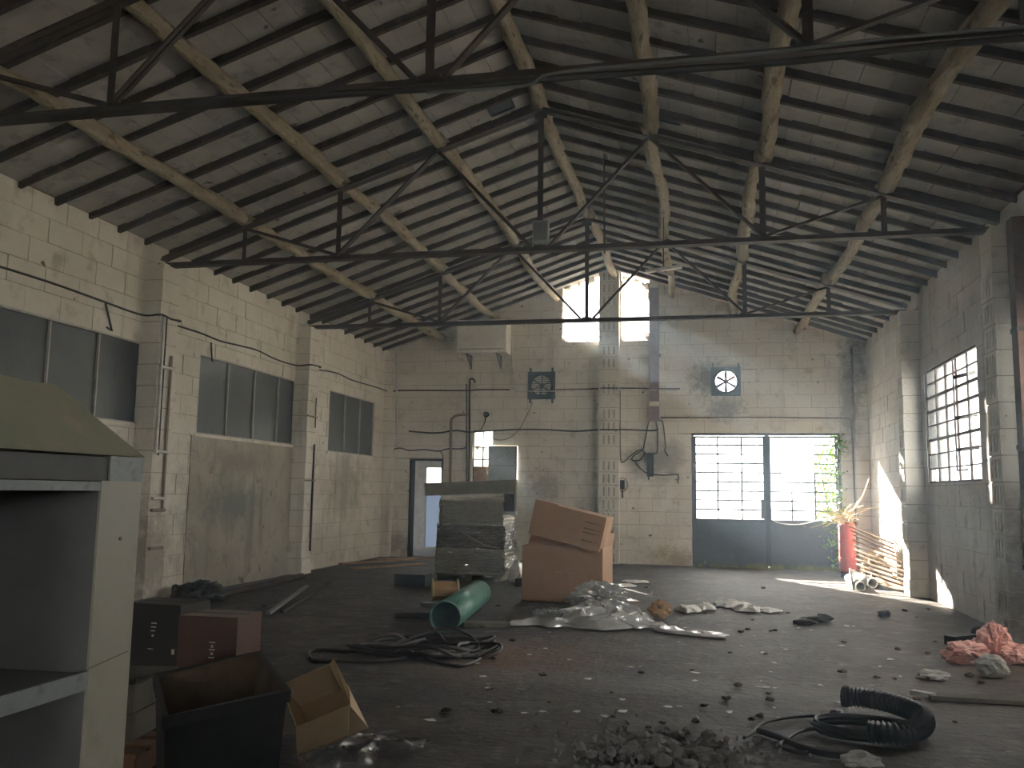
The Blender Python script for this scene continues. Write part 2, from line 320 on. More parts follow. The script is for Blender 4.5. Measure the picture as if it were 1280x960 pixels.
BH, BL, JT = 0.28, 0.555, 0.009
def make_wall(name, axis, at, inward, s0, s1, z1, holes, mesh, matname, gable=False, skip=(), thick=0.3, nmax=300):
    """axis: 'x' wall runs along x at y=at; 'y' wall runs along y at x=at; inward = +1/-1 direction of the room"""
    def P(s, z, d): return (s, at + inward * d, z) if axis == 'x' else (at + inward * d, s, z)
    core = MB()
    for r in sub_rects((s0, s1, -0.05, z1), holes):
        poly = [(r[0], r[2]), (r[1], r[2]), (r[1], r[3]), (r[0], r[3])]
        if gable: poly = clip_roof(poly)
        if len(poly) >= 3:
            off = Vector(P(0, 0, -thick)) - Vector(P(0, 0, -0.006)); core.prism([P(a, b, -0.006) for a, b in poly], off)
    w = core.build(name, 'mortar'); tag(w, kind='structure')
    pieces = []; k = 0; z = 0.0
    rnd = random.Random(hash(name) % 1000 if False else len(name) * 17 + int(abs(at) * 10))
    while z < z1 - 0.02:
        s = s0 - (BL / 2 if k % 2 else 0)
        while s < s1:
            a, b = max(s, s0), min(s + BL, s1); zt = min(z + BH, z1)
            if b - a > 0.03:
                for r in sub_rects((a + JT / 2, b - JT / 2, z + JT / 2, zt - JT / 2), list(holes) + list(skip)):
                    if r[1] - r[0] < 0.02 or r[3] - r[2] < 0.02: continue
                    poly = [(r[0], r[2]), (r[1], r[2]), (r[1], r[3]), (r[0], r[3])]; full = True
                    if gable:
                        q = clip_roof(poly)
                        if len(q) < 3: continue
                        full = (len(q) == 4 and all(abs(q[i][0] - poly[i][0]) < 1e-6 and abs(q[i][1] - poly[i][1]) < 1e-6 for i in range(4))); poly = q
                    pieces.append((seen_size([P(x, y, 0) for x, y in poly]), poly, full, rnd.uniform(-0.004, 0.006), rnd.uniform(-.006, .006)))
            s += BL
        z += BH; k += 1
    pieces.sort(key=lambda t: -t[0])
    rest = MB()
    for i, (sz, poly, full, dep, tilt) in enumerate(pieces):
        if i < nmax and sz > 30:
            if full:
                o = bpy.data.objects.new('block', mesh); col.objects.link(o); o.parent = w
                sc, zc_ = (poly[0][0] + poly[2][0]) / 2, (poly[0][1] + poly[2][1]) / 2
                o.location = P(sc, zc_, dep - 0.03); L_, H_ = poly[2][0] - poly[0][0], poly[2][1] - poly[0][1]
                o.scale = (L_, 0.06, H_) if axis == 'x' else (0.06, L_, H_); o.rotation_euler.z = tilt
            else:
                off = Vector(P(0, 0, -0.06)) - Vector(P(0, 0, 0)); MB().prism([P(a, b, dep) for a, b in poly], off).build('block', matname, w)
        else:
            off = Vector(P(0, 0, -0.06)) - Vector(P(0, 0, 0)); rest.prism([P(a, b, dep) for a, b in poly], off)
    if rest.v: tag(rest.build('block_courses', matname, w), kind='stuff')
    return w

def make_pillar(wall, axis, at, inward, s0, s1, z1, depth, matname, slots=0.0, seed=1):
    """stacked blocks standing proud of a wall"""
    def P(s, z, d): return (s, at + inward * d, z) if axis == 'x' else (at + inward * d, s, z)
    rnd = random.Random(seed)
    a, b = P(s0 + .012, 0, -.02), P(s1 - .012, 0, depth - .012)
    p = MB().box(min(a[0], b[0]), max(a[0], b[0]), min(a[1], b[1]), max(a[1], b[1]), 0, z1 - .005).build('pillar', 'mortar', wall)
    z = 0
    while z < z1 - 0.05:
        zt = min(z + BH, z1); j = rnd.uniform(-.004, .006); m = MB()
        def bx(sa, sb, da, db, za, zb):
            a, b = P(sa, 0, da), P(sb, 0, db); m.box(min(a[0], b[0]), max(a[0], b[0]), min(a[1], b[1]), max(a[1], b[1]), za, zb)
        if rnd.random() < slots and zt - z > .2:
            bx(s0 + j, s1 + j, -.02, depth - .035, z + .006, zt - .006)
            n = 4; wv = (s1 - s0)
            for q in range(n):
                c0 = s0 + wv * (q / n) + (0 if q == 0 else .018); c1 = s0 + wv * ((q + 1) / n) - (0 if q == n - 1 else .018)
                bx(c0 + j, c1 + j, depth - .04, depth + j, z + .04, zt - .04)
            bx(s0 + j, s1 + j, depth - .04, depth + j, z + .006, z + .045); bx(s0 + j, s1 + j, depth - .04, depth + j, zt - .045, zt - .006)
        else:
            bx(s0 + j, s1 + j, -.02, depth + j, z + .006, zt - .006)
        m.build('block', matname, p); z += BH
    return p

# ------------------------------------------------------------------ floor and yard
fl = MB(); nx, ny = 70, 180
def fz(x, y): return 0.012 * noise.noise(Vector((x * .7, y * .7, 3))) + 0.004 * noise.noise(Vector((x * 3, y * 3, 9)))
gx = [XL - .1 + (XR - XL + .2) * i / nx for i in range(nx + 1)]; gy = [YF + (YB + .3 - YF) * j / ny for j in range(ny + 1)]
fl.add([(x, y, fz(x, y) - .006) for y in gy for x in gx], [(j * (nx + 1) + i, j * (nx + 1) + i + 1, (j + 1) * (nx + 1) + i + 1, (j + 1) * (nx + 1) + i) for j in range(ny) for i in range(nx)])
floor = tag(fl.build('floor', 'floor', smooth=True), kind='structure')
yard = MB().box(-60, 60, -40, 80, -0.12, -0.06).build('floor_yard', 'ground'); tag(yard, kind='structure')

# ------------------------------------------------------------------ walls
LWIN = [(6.89, 10.25, 2.30, 3.37), (11.62, 14.98, 2.27, 3.44), (16.28, 18.76, 2.23, 3.45)]
RWIN = [(11.86, 14.52, 1.72, 3.42), (7.33, 10.0, 1.72, 3.42), (-6.2, -3.6, 1.72, 3.42), (-10.8, -8.1, 1.72, 3.42)]
DOOR = (-6.57, -5.78, -0.05, 2.22)
GATE = (-0.22, 2.82, -0.05, 2.82)
SWIN = [(-5.09, -4.62, 1.63, 2.88), (-4.62, -4.045, 1.63, 2.535)]
FANH = (0.27, 0.77, 3.68, 4.18)
WT = ztile(XL)
PLASTER = (11.50, 14.73, 0.0, 2.24)
wall_left = make_wall('wall_left', 'y', XL, 1, YF, YB + .3, WT, LWIN, cube, 'wall', skip=[PLASTER])
wall_right = make_wall('wall_right', 'y', XR, -1, YF, YB + .3, WT, RWIN, cube_r, 'wall_right', thick=.12)
wall_back = make_wall('wall_back', 'x', YB, -1, XL, XR, 6.6, [DOOR, GATE, FANH] + SWIN + HOLES_G, cube_b, 'wall_back', gable=True)
wall_front = make_wall('wall_front', 'x', YF, 1, XL, XR, 6.6, [(-3.9, 0.1, -0.05, 3.4)], cube, 'wall', gable=True)
MB().box(XL - .1, XL + .012, PLASTER[0], PLASTER[1], 0, PLASTER[3]).build('plaster_panel', 'wall_grey', wall_left)
for i, y in enumerate(TY): make_pillar(wall_left, 'y', XL, 1, y - .2, y + .2, EAVE + .02, .27, 'wall', 0.0, i)
make_pillar(wall_left, 'y', XL, 1, YB - .25, YB, EAVE + .2, .2, 'wall', 0.0, 9)
for i, y in enumerate(TY): make_pillar(wall_right, 'y', XR, -1, y - .2, y + .2, EAVE + .02, .27, 'wall', 0.75, 20 + i)
make_pillar(wall_right, 'y', XR, -1, YB - .28, YB, EAVE + .2, .25, 'wall_back', 0.0, 33)
def ragged(pts, seed):
    rn = random.Random(seed)
    for (x, z) in pts:
        bm = bmesh.new(); bmesh.ops.create_icosphere(bm, subdivisions=2, radius=1); mm = MB()
        rx, rz_ = rn.uniform(.03, .12), rn.uniform(.03, .12); c_ = Vector((x + rn.uniform(-.03, .03), YB + .12, z + rn.uniform(-.03, .03)))
        bm.verts.index_update()
        mm.add([Vector((v.co.x * rx, v.co.y * .12, v.co.z * rz_)) * (1 + .4 * noise.noise(v.co * 2 + c_ * 3)) + c_ for v in bm.verts], [tuple(v.index for v in f.verts) for f in bm.faces]); bm.free()
        mm.build('broken_edge', 'wall_back', wall_back)
ragged([(-3.04, 4.9), (-2.5, 4.85), (-3.06, 5.6), (-2.95, 6.12), (-2.7, 6.2), (-2.45, 6.3), (-1.74, 4.9), (-1.35, 4.85), (-1.11, 4.95), (-1.13, 5.9), (-1.16, 6.08), (-1.26, 6.17), (-1.42, 6.24), (-1.72, 6.2), (-1.62, 6.3), (-1.10, 5.5)], 6)
make_pillar(wall_back, 'x', YB, -1, -2.20, -1.76, 6.42, .24, 'wall_back', 0.7, 44)

# ------------------------------------------------------------------ roof: deck, tiles, battens, purlins
deck = MB()
for sg in (-1, 1):
    xe = XL - .35 if sg < 0 else XR + .35
    deck.prism([(XC, YF - .3, 6.20 + .345), (xe, YF - .3, zc(xe) + .345), (xe, YF - .3, zc(xe) + .40), (XC, YF - .3, 6.20 + .40)], (0, YB + .6 - YF, 0))
ceiling = tag(deck.build('ceiling', 'roofsheet'), kind='structure')
BY0, BS = 7.94 - 0.56 * 36, 0.56
ys = [BY0 + BS * k for k in range(70) if YF + .1 < BY0 + BS * k < YB - .05]
rnd = random.Random(5)
HOLE_TILES = set()
cosA = 1 / math.sqrt(1 + SLOPE ** 2); sinA = SLOPE * cosA
slope_len = (XC - XL) / cosA; TL = 0.275; ntile = int(slope_len / TL) + 1
tiles = []
for sg in (-1, 1):
    for k in range(-1, len(ys)):
        ya = ys[k] if k >= 0 else YF; yb = ys[k + 1] if k + 1 < len(ys) else YB
        off = rnd.uniform(0, TL)
        for j in range(-1, ntile):
            d0 = max(0.0, j * TL + off) + .004; d1 = min(slope_len, (j + 1) * TL + off) - .004
            if d1 - d0 < .03: continue
            dz = rnd.uniform(-.008, .006); ty = rnd.uniform(-.006, .006)
            P = []
            for d, y, t in ((d0, ya + .005, 0), (d1, ya + .005, 0), (d1, yb - .005, ty), (d0, yb - .005, ty)):
                x = XC + sg * d * cosA; P.append(Vector((x, y, ztile(x) + dz + t)))
            tiles.append((seen_size(P), P))
tiles.sort(key=lambda t: -t[0])
rest = MB()
for i, (sz, P) in enumerate(tiles):
    if i < 300: MB().prism(P, (0, 0, .05)).build('roof_tile', 'tile', ceiling)
    else: rest.prism(P, (0, 0, .05))
tag(rest.build('roof_tiling', 'tile', ceiling), kind='stuff')
for sg in (-1, 1):
    xe = XL if sg < 0 else XR
    for y in ys:
        m = MB(); n = 7; pts = []
        yo = rnd.uniform(-.02, .02); sag = rnd.uniform(-.012, .008)
        for i in range(n):
            x = XC + (xe - XC) * i / (n - 1); w = .034 + rnd.uniform(-.005, .008); h = .078 + rnd.uniform(-.010, .012)
            yy = y + yo + rnd.uniform(-.008, .008); zt = ztile(x) + .004
            pts += [(x, yy - w, zt), (x, yy + w, zt), (x, yy + w * .8, zt - h), (x, yy - w * .8, zt - h)]
        fs = [(0, 1, 2, 3), tuple(range(4 * n - 4, 4 * n))] + [(4 * i + j, 4 * i + (j + 1) % 4, 4 * i + 4 + (j + 1) % 4, 4 * i + 4 + j) for i in range(n - 1) for j in range(4)]
        m.add(pts, fs); m.build('rafter', 'batten', ceiling)
PDX = [-3.95, -2.63, -1.33, 0, 1.33, 2.63, 3.95]
spans = [(YF, -7.69), (-7.69, -3.17), (-3.17, 1.36), (1.36, TY[0]), (TY[0], TY[1]), (TY[1], TY[2]), (TY[2], YB)]
for dx in PDX:
    for si, (a, b) in enumerate(spans):
        x = XC + dx; r0 = rnd.uniform(.085, .105); r1 = r0 * rnd.uniform(.72, .95); n = 26; pts = []; rr = []
        if rnd.random() < .5: r0, r1 = r1, r0
        ax_, ay_ = rnd.uniform(-.07, .07), rnd.uniform(-.045, .03); ph = rnd.uniform(0, 6)
        a2, b2 = a - .12, min(b + .12, YB - .02); sh = rnd.uniform(-.05, .05)
        for i in range(n + 1):
            t = i / n; env = math.sin(math.pi * t)
            r = r0 + (r1 - r0) * t
            px = x + sh + env * (ax_ + .03 * math.sin(ph + 7 * t)); pz = zc(x) + .04 + r + .0 + env * ay_ * .6
            pz = min(pz, zc(px) + .245 - r * .95) if abs(dx) > .1 else pz
            pts.append((px, a2 + (b2 - a2) * t, pz)); rr.append(r * (1 + .10 * noise.noise(Vector((dx, si, t * 9)))))
        tm = MB().tube(pts, rr, 12)
        tm.v = [tuple(Vector(p) + Vector((noise.noise(Vector(p) * 5), 0, noise.noise(Vector(p) * 5 + Vector((7, 0, 0))))) * .03) for p in tm.v]
        tm.build('purlin', 'log', ceiling, smooth=True)

# ------------------------------------------------------------------ dusty air inside the hall
hz_m = bpy.data.materials.new('dusty air'); hz_m.use_nodes = True; N, L = nodes_of(hz_m); N.clear()
_o = N.new('ShaderNodeOutputMaterial'); _v = N.new('ShaderNodeVolumeScatter'); _v.inputs['Color'].default_value = (.58, .80, 1, 1); _v.inputs['Density'].default_value = HAZE; _v.inputs['Anisotropy'].default_value = 0.55
L.new(_v.outputs[0], _o.inputs['Volume']); M['haze'] = hz_m
hz = MB(); sec = [(XL + .31, 0.03), (XR - .31, 0.03), (XR - .31, zc(XR) + .30), (XC, 6.46), (XL + .31, zc(XL) + .30)]
hz.prism([(x, YF + .05, z) for x, z in sec], (0, YB - .3 - YF, 0))
hzo = hz.build('air_haze', 'haze'); tag(hzo, 'thin bluish dust haze filling the air of the hall', 'haze', kind='stuff')

# ------------------------------------------------------------------ steel trusses
TL_LABEL = ['dark rusty steel roof truss carrying a bundle of cables along its tie beam',
            'dark rusty steel roof truss with a grey box hung on its king post',
            'dark rusty steel roof truss next to the gable windows']
for i, y in enumerate(TY):
    t = empty('roof_truss', (XC, y, EAVE), 0, TL_LABEL[i], 'truss', 'steel trusses under the roof')
    xl, xr = XL + .12, XR - .12
    def part(name, *segs, w=.06):
        m = MB()
        for (p, q) in segs:
            p = Vector(p) - t.location; q = Vector(q) - t.location
            m.angle(p + Vector((0, .006, 0)), q + Vector((0, .006, 0)), w, .009); m.angle(p - Vector((0, .006, 0)), q - Vector((0, .006, 0)), w, .009, flip=-1)
        return m.build(name, 'steel', t)
    part('tie_beam', ((xl, y, EAVE), (xr, y, EAVE)), w=.07)
    for sg in (-1, 1):
        xe = xl if sg < 0 else xr
        part('top_chord', ((XC, y, zc(XC)), (xe, y, zc(xe) + .02)), w=.065)
        b0, t1, b2, t3 = (XC + sg * .12, y, EAVE + .05), (XC + sg * 1.33, y, zc(XC + 1.33)), (XC + sg * 2.63, y, EAVE + .05), (XC + sg * 3.95, y, zc(XC + 3.95))
        part('strut', (b0, t1), w=.04); part('strut', (t1, b2), w=.04); part('strut', (b2, t3), w=.035)
        part('post', ((XC + sg * 2.63, y, EAVE), (XC + sg * 2.63, y, zc(XC + 2.63))), w=.035)
        part('post', ((XC + sg * 3.95, y, EAVE), (XC + sg * 3.95, y, zc(XC + 3.95))), w=.03)
    part('post', ((XC, y, EAVE), (XC, y, zc(XC))), w=.035)
    for gxx, gz in ((XC, EAVE + .03), (XC - 2.63, EAVE + .03), (XC + 2.63, EAVE + .03), (XC, zc(XC) - .06)):
        MB().box(gxx - XC - .08, gxx - XC + .08, -.006, .006, gz - EAVE - .03, gz - EAVE + .06).build('gusset_plate', 'steel', t)

# ------------------------------------------------------------------ windows
def left_window(idx, y0, y1, z0, z1, n):
    w = empty('window_%d' % idx, (XL, (y0 + y1) / 2, z0), kind='structure'); c = w.location
    fr = MB(); t = .022; d0, d1 = -.06, -.005
    def bx(m, ya, yb, za, zb, xa=d0, xb=d1): m.box(xa, xb, ya - c.y, yb - c.y, za - c.z, zb - c.z)
    bx(fr, y0, y1, z0, z0 + t); bx(fr, y0, y1, z1 - t, z1); bx(fr, y0, y0 + t, z0, z1); bx(fr, y1 - t, y1, z0, z1)
    fr.build('window_frame', 'frame_grey', w)
    pw = (y1 - y0) / n
    for k in range(1, n):
        m = MB(); bx(m, y0 + pw * k - .010, y0 + pw * k + .010, z0, z1); m.build('mullion', 'frame_grey', w)
    for k in range(n):
        m = MB(); bx(m, y0 + pw * k + .01, y0 + pw * (k + 1) - .01, z0 + .01, z1 - .01, -.045, -.035); m.build('pane', 'dark_pane', w)
    m = MB(); bx(m, y0 - .05, y1 + .05, z0 - .04, z0 + .002, -.1, .018); m.build('window_sill', 'wall', w)
    m = MB(); bx(m, y0, y1, z0, z1, -.30, -.27); m.build('outer_board', 'oldwood', w)
left_window(1, *LWIN[0], 4); left_window(2, *LWIN[1], 4); left_window(3, *LWIN[2], 3)

def right_window(idx, y0, y1, z0, z1, broken=True):
    w = empty('window_%d' % idx, (XR, (y0 + y1) / 2, z0), kind='structure'); c = w.location
    def bx(m, ya, yb, za, zb, xa=.02, xb=.05): m.box(xa, xb, ya - c.y, yb - c.y, za - c.z, zb - c.z); return m
    fr = MB(); t = .03
    for q in ((y0, y1, z0, z0 + t), (y0, y1, z1 - t, z1), (y0, y0 + t, z0, z1), (y1 - t, y1, z0, z1)): bx(fr, *q)
    fr.build('window_frame', 'steel', w)
    nc, nr = 5, 8; pw, ph = (y1 - y0) / nc, (z1 - z0) / nr
    for k in range(1, nc): bx(MB(), y0 + pw * k - .011, y0 + pw * k + .011, z0, z1).build('glazing_bar', 'steel', w)
    for k in range(1, nr):
        tk = .02 if k in (3, 5, 6) else .010
        bx(MB(), y0, y1, z0 + ph * k - tk, z0 + ph * k + tk).build('glazing_bar', 'steel', w)
    rn = random.Random(idx)
    for a in range(nc):
        for b in range(nr):
            if a == 1 or (b < 3 and rn.random() < .5): continue
            m = MB(); bx(m, y0 + pw * a + .011, y0 + pw * (a + 1) - .011, z0 + ph * b + .012, z0 + ph * (b + 1) - .012, .032, .036); m.build('pane', 'glass', w)
    # opening vent with a drop rod
    yv0, yv1 = y0 + pw, y0 + 2 * pw
    m = MB(); bx(m, yv1 - .05, yv1 - .02, z0 + .15, z1 - .03, -.02, .0); m.build('vent_rod', 'steel', w)
    m = MB(); bx(m, yv0, yv1 - .02, z0 + .14, z0 + .165, -.02, .0); m.build('vent_handle', 'steel', w)
    for kz in (2, 4, 6.6):
        m = MB(); zz = z0 + ph * kz; m.bar((-.01, yv1 - .03 - c.y, zz - c.z), (.16, yv0 + .1 - c.y, zz + .02 - c.z), .02, .05); m.build('vent_stay', 'steel', w)
for i, r in enumerate(RWIN): right_window(4 + i, *r)

def small_window():
    w = empty('window_9', (-5.09, YB, 1.63), kind='structure'); c = w.location
    def bx(m, xa, xb, za, zb, ya=.05, yb=.08): m.box(xa - c.x, xb - c.x, ya, yb, za - c.z, zb - c.z); return m
    fr = MB()
    for q in ((-5.09, -4.62, 2.86, 2.88), (-5.09, -5.07, 1.63, 2.88), (-4.64, -4.62, 2.5, 2.88), (-5.09, -4.045, 1.63, 1.65)): bx(fr, *q)
    fr.build('window_frame', 'steel', w)
    bx(MB(), -4.87, -4.845, 2.02, 2.88).build('glazing_bar', 'steel', w)
    for z in (2.22, 2.50): bx(MB(), -5.09, -4.62, z - .01, z + .01).build('glazing_bar', 'steel', w)
    bx(MB(), -5.07, -4.62, 1.69, 2.06, .07, .085).build('rusty_panel', 'rustsheet', w)
    for xa in (-5.07, -4.845):
        for za, zb in ((2.23, 2.49), (2.51, 2.86), (2.07, 2.21)): bx(MB(), xa, xa + .2, za, zb, .062, .066).build('pane', 'glass', w)
small_window()
# a grey sheet of metal hung over the right half of that window
p = empty('metal_board', (-4.37, YB - .05, 1.45), 0, 'grey metal board hung over the small window beside the pallet stack', 'board')
MB().box(-.33, .325, -.02, .0, .0, 1.07).build('sheet', 'bluegrey', p)
MB().box(-.33, .31, -.028, -.02, .62, .64).build('fold', 'greymetal', p); MB().box(.30, .325, -.05, .02, 0.0, 1.07).build('edge_flange', 'greymetal', p)

# ------------------------------------------------------------------ gate in the back wall
g = empty('door_1', ((GATE[0] + GATE[1]) / 2, YB, 0), kind='structure'); c = g.location.copy()
tag(g, 'dark blue double gate, barred glass above sheet metal, by the red drum', None)
def gb(m, xa, xb, za, zb, ya=.02, yb=.06): m.box(xa - c.x, xb - c.x, ya, yb, za, zb); return m
fr = MB(); x0, x1, zt = GATE[0], GATE[1], GATE[3]
gb(fr, x0, x0 + .05, 0, zt); gb(fr, x1 - .05, x1, 0, zt); gb(fr, x0, x1, zt - .05, zt); fr.build('door_frame', 'gate_blue', g)
xm = 1.34
rows = 9; zr0, zr1 = 1.0, zt - .06; rh = (zr1 - zr0) / rows
for side, (a, b) in enumerate(((x0 + .05, xm - .02), (xm + .03, x1 - .05))):
    lf = MB(); gb(lf, a, a + .045, .03, zr1); gb(lf, b - .06, b, .03, zr1); gb(lf, a, b, zr0 - .06, zr0); gb(lf, a, b, -.01, .09); gb(lf, a, b, zr1 - .04, zr1)
    leaf = lf.build('gate_leaf', 'gate_blue', g)
    wI = (b - a) / 2
    for q in range(2):
        gb(MB(), a + wI * q + .012, a + wI * (q + 1) - .012, -.02, zr0 - .03, .03, .042).build('sheet_panel', 'gate_blue', leaf)
    gb(MB(), (a + b) / 2 - .02, (a + b) / 2 + .02, .05, zr0 - .05, .015, .03).build('stile', 'gate_blue', leaf)
    pw = (b - a) / 3
    for k in range(1, rows):
        z = zr0 + rh * k
        segs = [(a, b)]
        if side == 1 and k >= 5: segs = [(a + 2 * pw - .02, b)] + ([(a, a + pw * .6)] if k == 5 else [])
        for (p0, p1) in segs: gb(MB(), p0, p1, z - .016, z + .016, .03, .055).build('glazing_bar', 'gate_blue', leaf)
    for k in (1, 2):
        za, zb = zr0, zr1
        if side == 1: zb = zr0 + rh * (3 if k == 1 else 5)
        gb(MB(), a + pw * k - .017, a + pw * k + .017, za, zb, .03, .055).build('glazing_bar', 'gate_blue', leaf)
    if side == 0:
        for k in range(rows):
            for q in range(3): gb(MB(), a + pw * q + .012, a + pw * (q + 1) - .012, zr0 + rh * k + .012, zr0 + rh * (k + 1) - .012, .038, .042).build('pane', 'glass', leaf)
    else:
        for k in range(3):
            gb(MB(), a + pw + .012, a + 2 * pw - .012, zr0 + rh * k + .012, zr0 + rh * (k + 1) - .012, .038, .042).build('pane', 'glass', leaf)
m = MB(); gb(m, xm - .045, xm + .05, 0.03, zr1 + .02, .0, .055); m.build('meeting_post', 'fan_dark', g)
m = MB(); gb(m, xm - .14, xm - .03, 1.02, 1.42, -.02, .04); m.build('lock_box', 'gate_blue', g)

# ------------------------------------------------------------------ dark doorway and annex behind it
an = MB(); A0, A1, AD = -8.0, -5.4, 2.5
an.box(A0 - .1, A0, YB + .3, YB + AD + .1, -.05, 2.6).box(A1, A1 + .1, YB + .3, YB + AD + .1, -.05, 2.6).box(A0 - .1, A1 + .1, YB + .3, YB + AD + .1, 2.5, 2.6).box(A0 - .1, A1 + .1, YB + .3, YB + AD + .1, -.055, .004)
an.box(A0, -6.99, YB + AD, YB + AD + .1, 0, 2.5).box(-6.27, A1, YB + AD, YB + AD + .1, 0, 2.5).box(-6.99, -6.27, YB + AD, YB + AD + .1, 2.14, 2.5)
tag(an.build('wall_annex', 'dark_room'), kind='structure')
d = empty('door_2', (-6.2, YB, 0), kind='structure')
m = MB(); m.box(-.375, -.335, .0, .3, 0, 2.22).box(.385, .42, .0, .3, 0, 2.22).box(-.375, .42, .0, .3, 2.18, 2.22); m.build('door_frame', 'black', d)
d = empty('door_3', (-6.63, YB + AD, 0), kind='structure')
fr = MB(); fr.box(-.36, -.33, .0, .06, 0.004, 2.14).box(.33, .36, .0, .06, 0.004, 2.14).box(-.36, .36, .0, .06, 2.09, 2.14).box(-.36, .36, 0, .06, 1.50, 1.56).box(-.36, .36, 0, .06, 0.004, .08); fr.build('leaf', 'greymetal', d)
MB().box(-.33, .33, .02, .03, 1.56, 2.09).build('pane', 'frosted', d); MB().box(-.33, .33, .02, .03, .08, 1.50).build('lower_panel', 'panel_blue', d)
MB().box(-.22, -.08, -.03, .0, 1.40, 1.45).build('door_handle', 'black', d)

# ------------------------------------------------------------------ gable openings: light wall posts and beam frames
def heater():
    o = empty('air_heater', (-4.81, YB, 4.55), 0, 'off white air heater cabinet on brackets high on the back wall', 'heater')
    MB().box(-.56, .57, -.50, -.005, .04, .74).build('casing', 'unit', o)
    MB().box(-.58, .59, -.52, -.005, .74, .78).build('top_cover', 'unit', o)
    MB().box(-.50, .5, -.512, -.50, .10, .13).build('seam', 'frame_grey', o)
    for x in (-.35, .35):
        m = MB(); m.bar((x, -.46, .02), (x, -.0, .02), .035, .035); m.bar((x, -.44, .02), (x, -.0, -.24), .03, .03); m.bar((x, -.015, .04), (x, -.015, -.27), .035, .03); m.build('bracket', 'greymetal', o)
heater()

def ring_plate(m, half, r, y0, y1, n=32):
    o, i2 = [], []
    for k in range(n):
        th = 2 * math.pi * k / n; cx, sz = math.cos(th), math.sin(th); q = half / max(abs(cx), abs(sz)); o.append((cx * q, sz * q)); i2.append((cx * r, sz * r))
    vs_ = [(a, y0, b) for a, b in o] + [(a, y0, b) for a, b in i2] + [(a, y1, b) for a, b in o] + [(a, y1, b) for a, b in i2]
    fs = []
    for k in range(n):
        l = (k + 1) % n; fs += [(k, l, n + l, n + k), (2 * n + k, 3 * n + k, 3 * n + l, 2 * n + l), (k, 2 * n + k, 2 * n + l, l), (n + k, n + l, 3 * n + l, 3 * n + k)]
    m.add(vs_, fs); return m
def fan(name, cx, cz, label, nb, open_, half=.31):
    o = empty(name, (cx, YB, cz), 0, label, 'fan')
    ring_plate(MB(), half, .235, -.05, -.004).build('mounting_plate', 'fan_dark', o)
    m = MB(); ring = [(math.cos(2 * math.pi * k / 28) * .24, -.06, math.sin(2 * math.pi * k / 28) * .24) for k in range(28)]
    m.tube(ring, .018, 6, closed=True); m.build('rim', 'fan_dark', o)
    for k in range(nb):
        th = 2 * math.pi * k / nb + math.pi / 2; t = Vector((math.cos(th), 0, math.sin(th))); s = Vector((-math.sin(th), 0, math.cos(th)))
        a, b = t * .04, t * .22; w0, w1 = .022, .034
        MB().prism([a - s * w0 + Vector((0, -.01, 0)), b - s * w1 + Vector((0, -.02, 0)), b + s * w1 + Vector((0, .02, 0)), a + s * w0 + Vector((0, .01, 0))], (0, .006, 0)).build('blade', 'fan_red' if (open_ and k == nb - 1) else 'fan_dark', o)
    m = MB(); m.tube([(0, -.05, 0), (0, .05, 0)], .05, 14); m.build('hub', 'fan_dark', o)
    if not open_:
        for k in range(9):
            z = -.2 + .05 * k; hw = math.sqrt(max(.0001, .235 ** 2 - z * z)); MB().obox((0, .0, z), (hw, 0, 0), (0, .02, .012), (0, -.002, .003)).build('louvre', 'fan_dark', o)
        for sx in (-1, 1):
            for sz in (-1, 1): MB().box(sx * .25 - .02, sx * .25 + .02, -.05, -.01, sz * half - (.0 if sz > 0 else .09), sz * half + (.09 if sz > 0 else .0)).build('foot', 'fan_dark', o)
    else:
        for sx in (-1, 1):
            MB().box(sx * .27 - .012, sx * .27 + .012, -.05, -.01, half, half + .09).build('foot', 'fan_dark', o)
fan('exhaust_fan', 0.52, 3.93, 'square exhaust fan with round opening to daylight above the gate', 6, True)
fan('wall_fan', -3.515, 3.885, 'dark blue closed louvred fan fixed below the gable window', 6, False)

# purple grey vertical cable trunk
t = empty('conduit_column', (-1.005, YB, 3.08), 0, 'purple grey vertical cable trunk with cables spilling from its lower end', 'cable trunk')
MB().box(-.105, .105, -.10, -.004, .05, 2.95).build('trunk', 'purple', t); MB().box(-.11, .11, -.105, -.003, .32, .42).build('bare_band', 'wall', t)
MB().box(-.12, .12, -.11, -.003, .0, .07).build('end_collar', 'purple', t)

# ------------------------------------------------------------------ cables and pipes on the walls
def cable(name, pts, r, mat, label, cat='cable', n=5, group=None, seg=6):
    o = MB().tube(smooth_path(pts, n) if n > 1 else pts, r, seg).build(name, mat, smooth=True); return tag(o, label, cat, group)
V3 = lambda *a: Vector(a)
def B(u, v, dy=.02): return onback(u, v, dy)
def LW(u, v, dx=.02): return onleft(u, v, dx)
def lz(u, v): return onleft(u, v).z
pl = [LW(-40, 321), LW(60, 352), LW(130, 377), V3(XL + .03, 10.15, lz(178, 394)), V3(XL + .29, 10.17, lz(188, 397)), V3(XL + .295, 10.4, lz(208, 403) - .02), V3(XL + .295, 10.62, lz(222, 408)), V3(XL + .03, 10.66, lz(228, 409)), LW(250, 416), LW(275, 426), LW(300, 432), LW(322, 438), LW(345, 449), V3(XL + .03, 14.68, lz(371, 457)), V3(XL + .29, 14.70, lz(373, 457)), V3(XL + .295, 15.0, lz(377, 457)), V3(XL + .29, 15.16, lz(380, 458)), V3(XL + .03, 15.2, lz(385, 460)), LW(420, 466), LW(440, 475), LW(470, 484), LW(484, 489, .1)]
cable('wall_cable', pl, .014, 'cable', 'black cable sagging along the left wall over the grey windows')
cable('wall_cable', [B(492, 489, .22), B(505, 488, .03), B(580, 488), B(600, 487), B(637, 487)], .016, 'cable', 'black cable running from the corner to the dark fan')
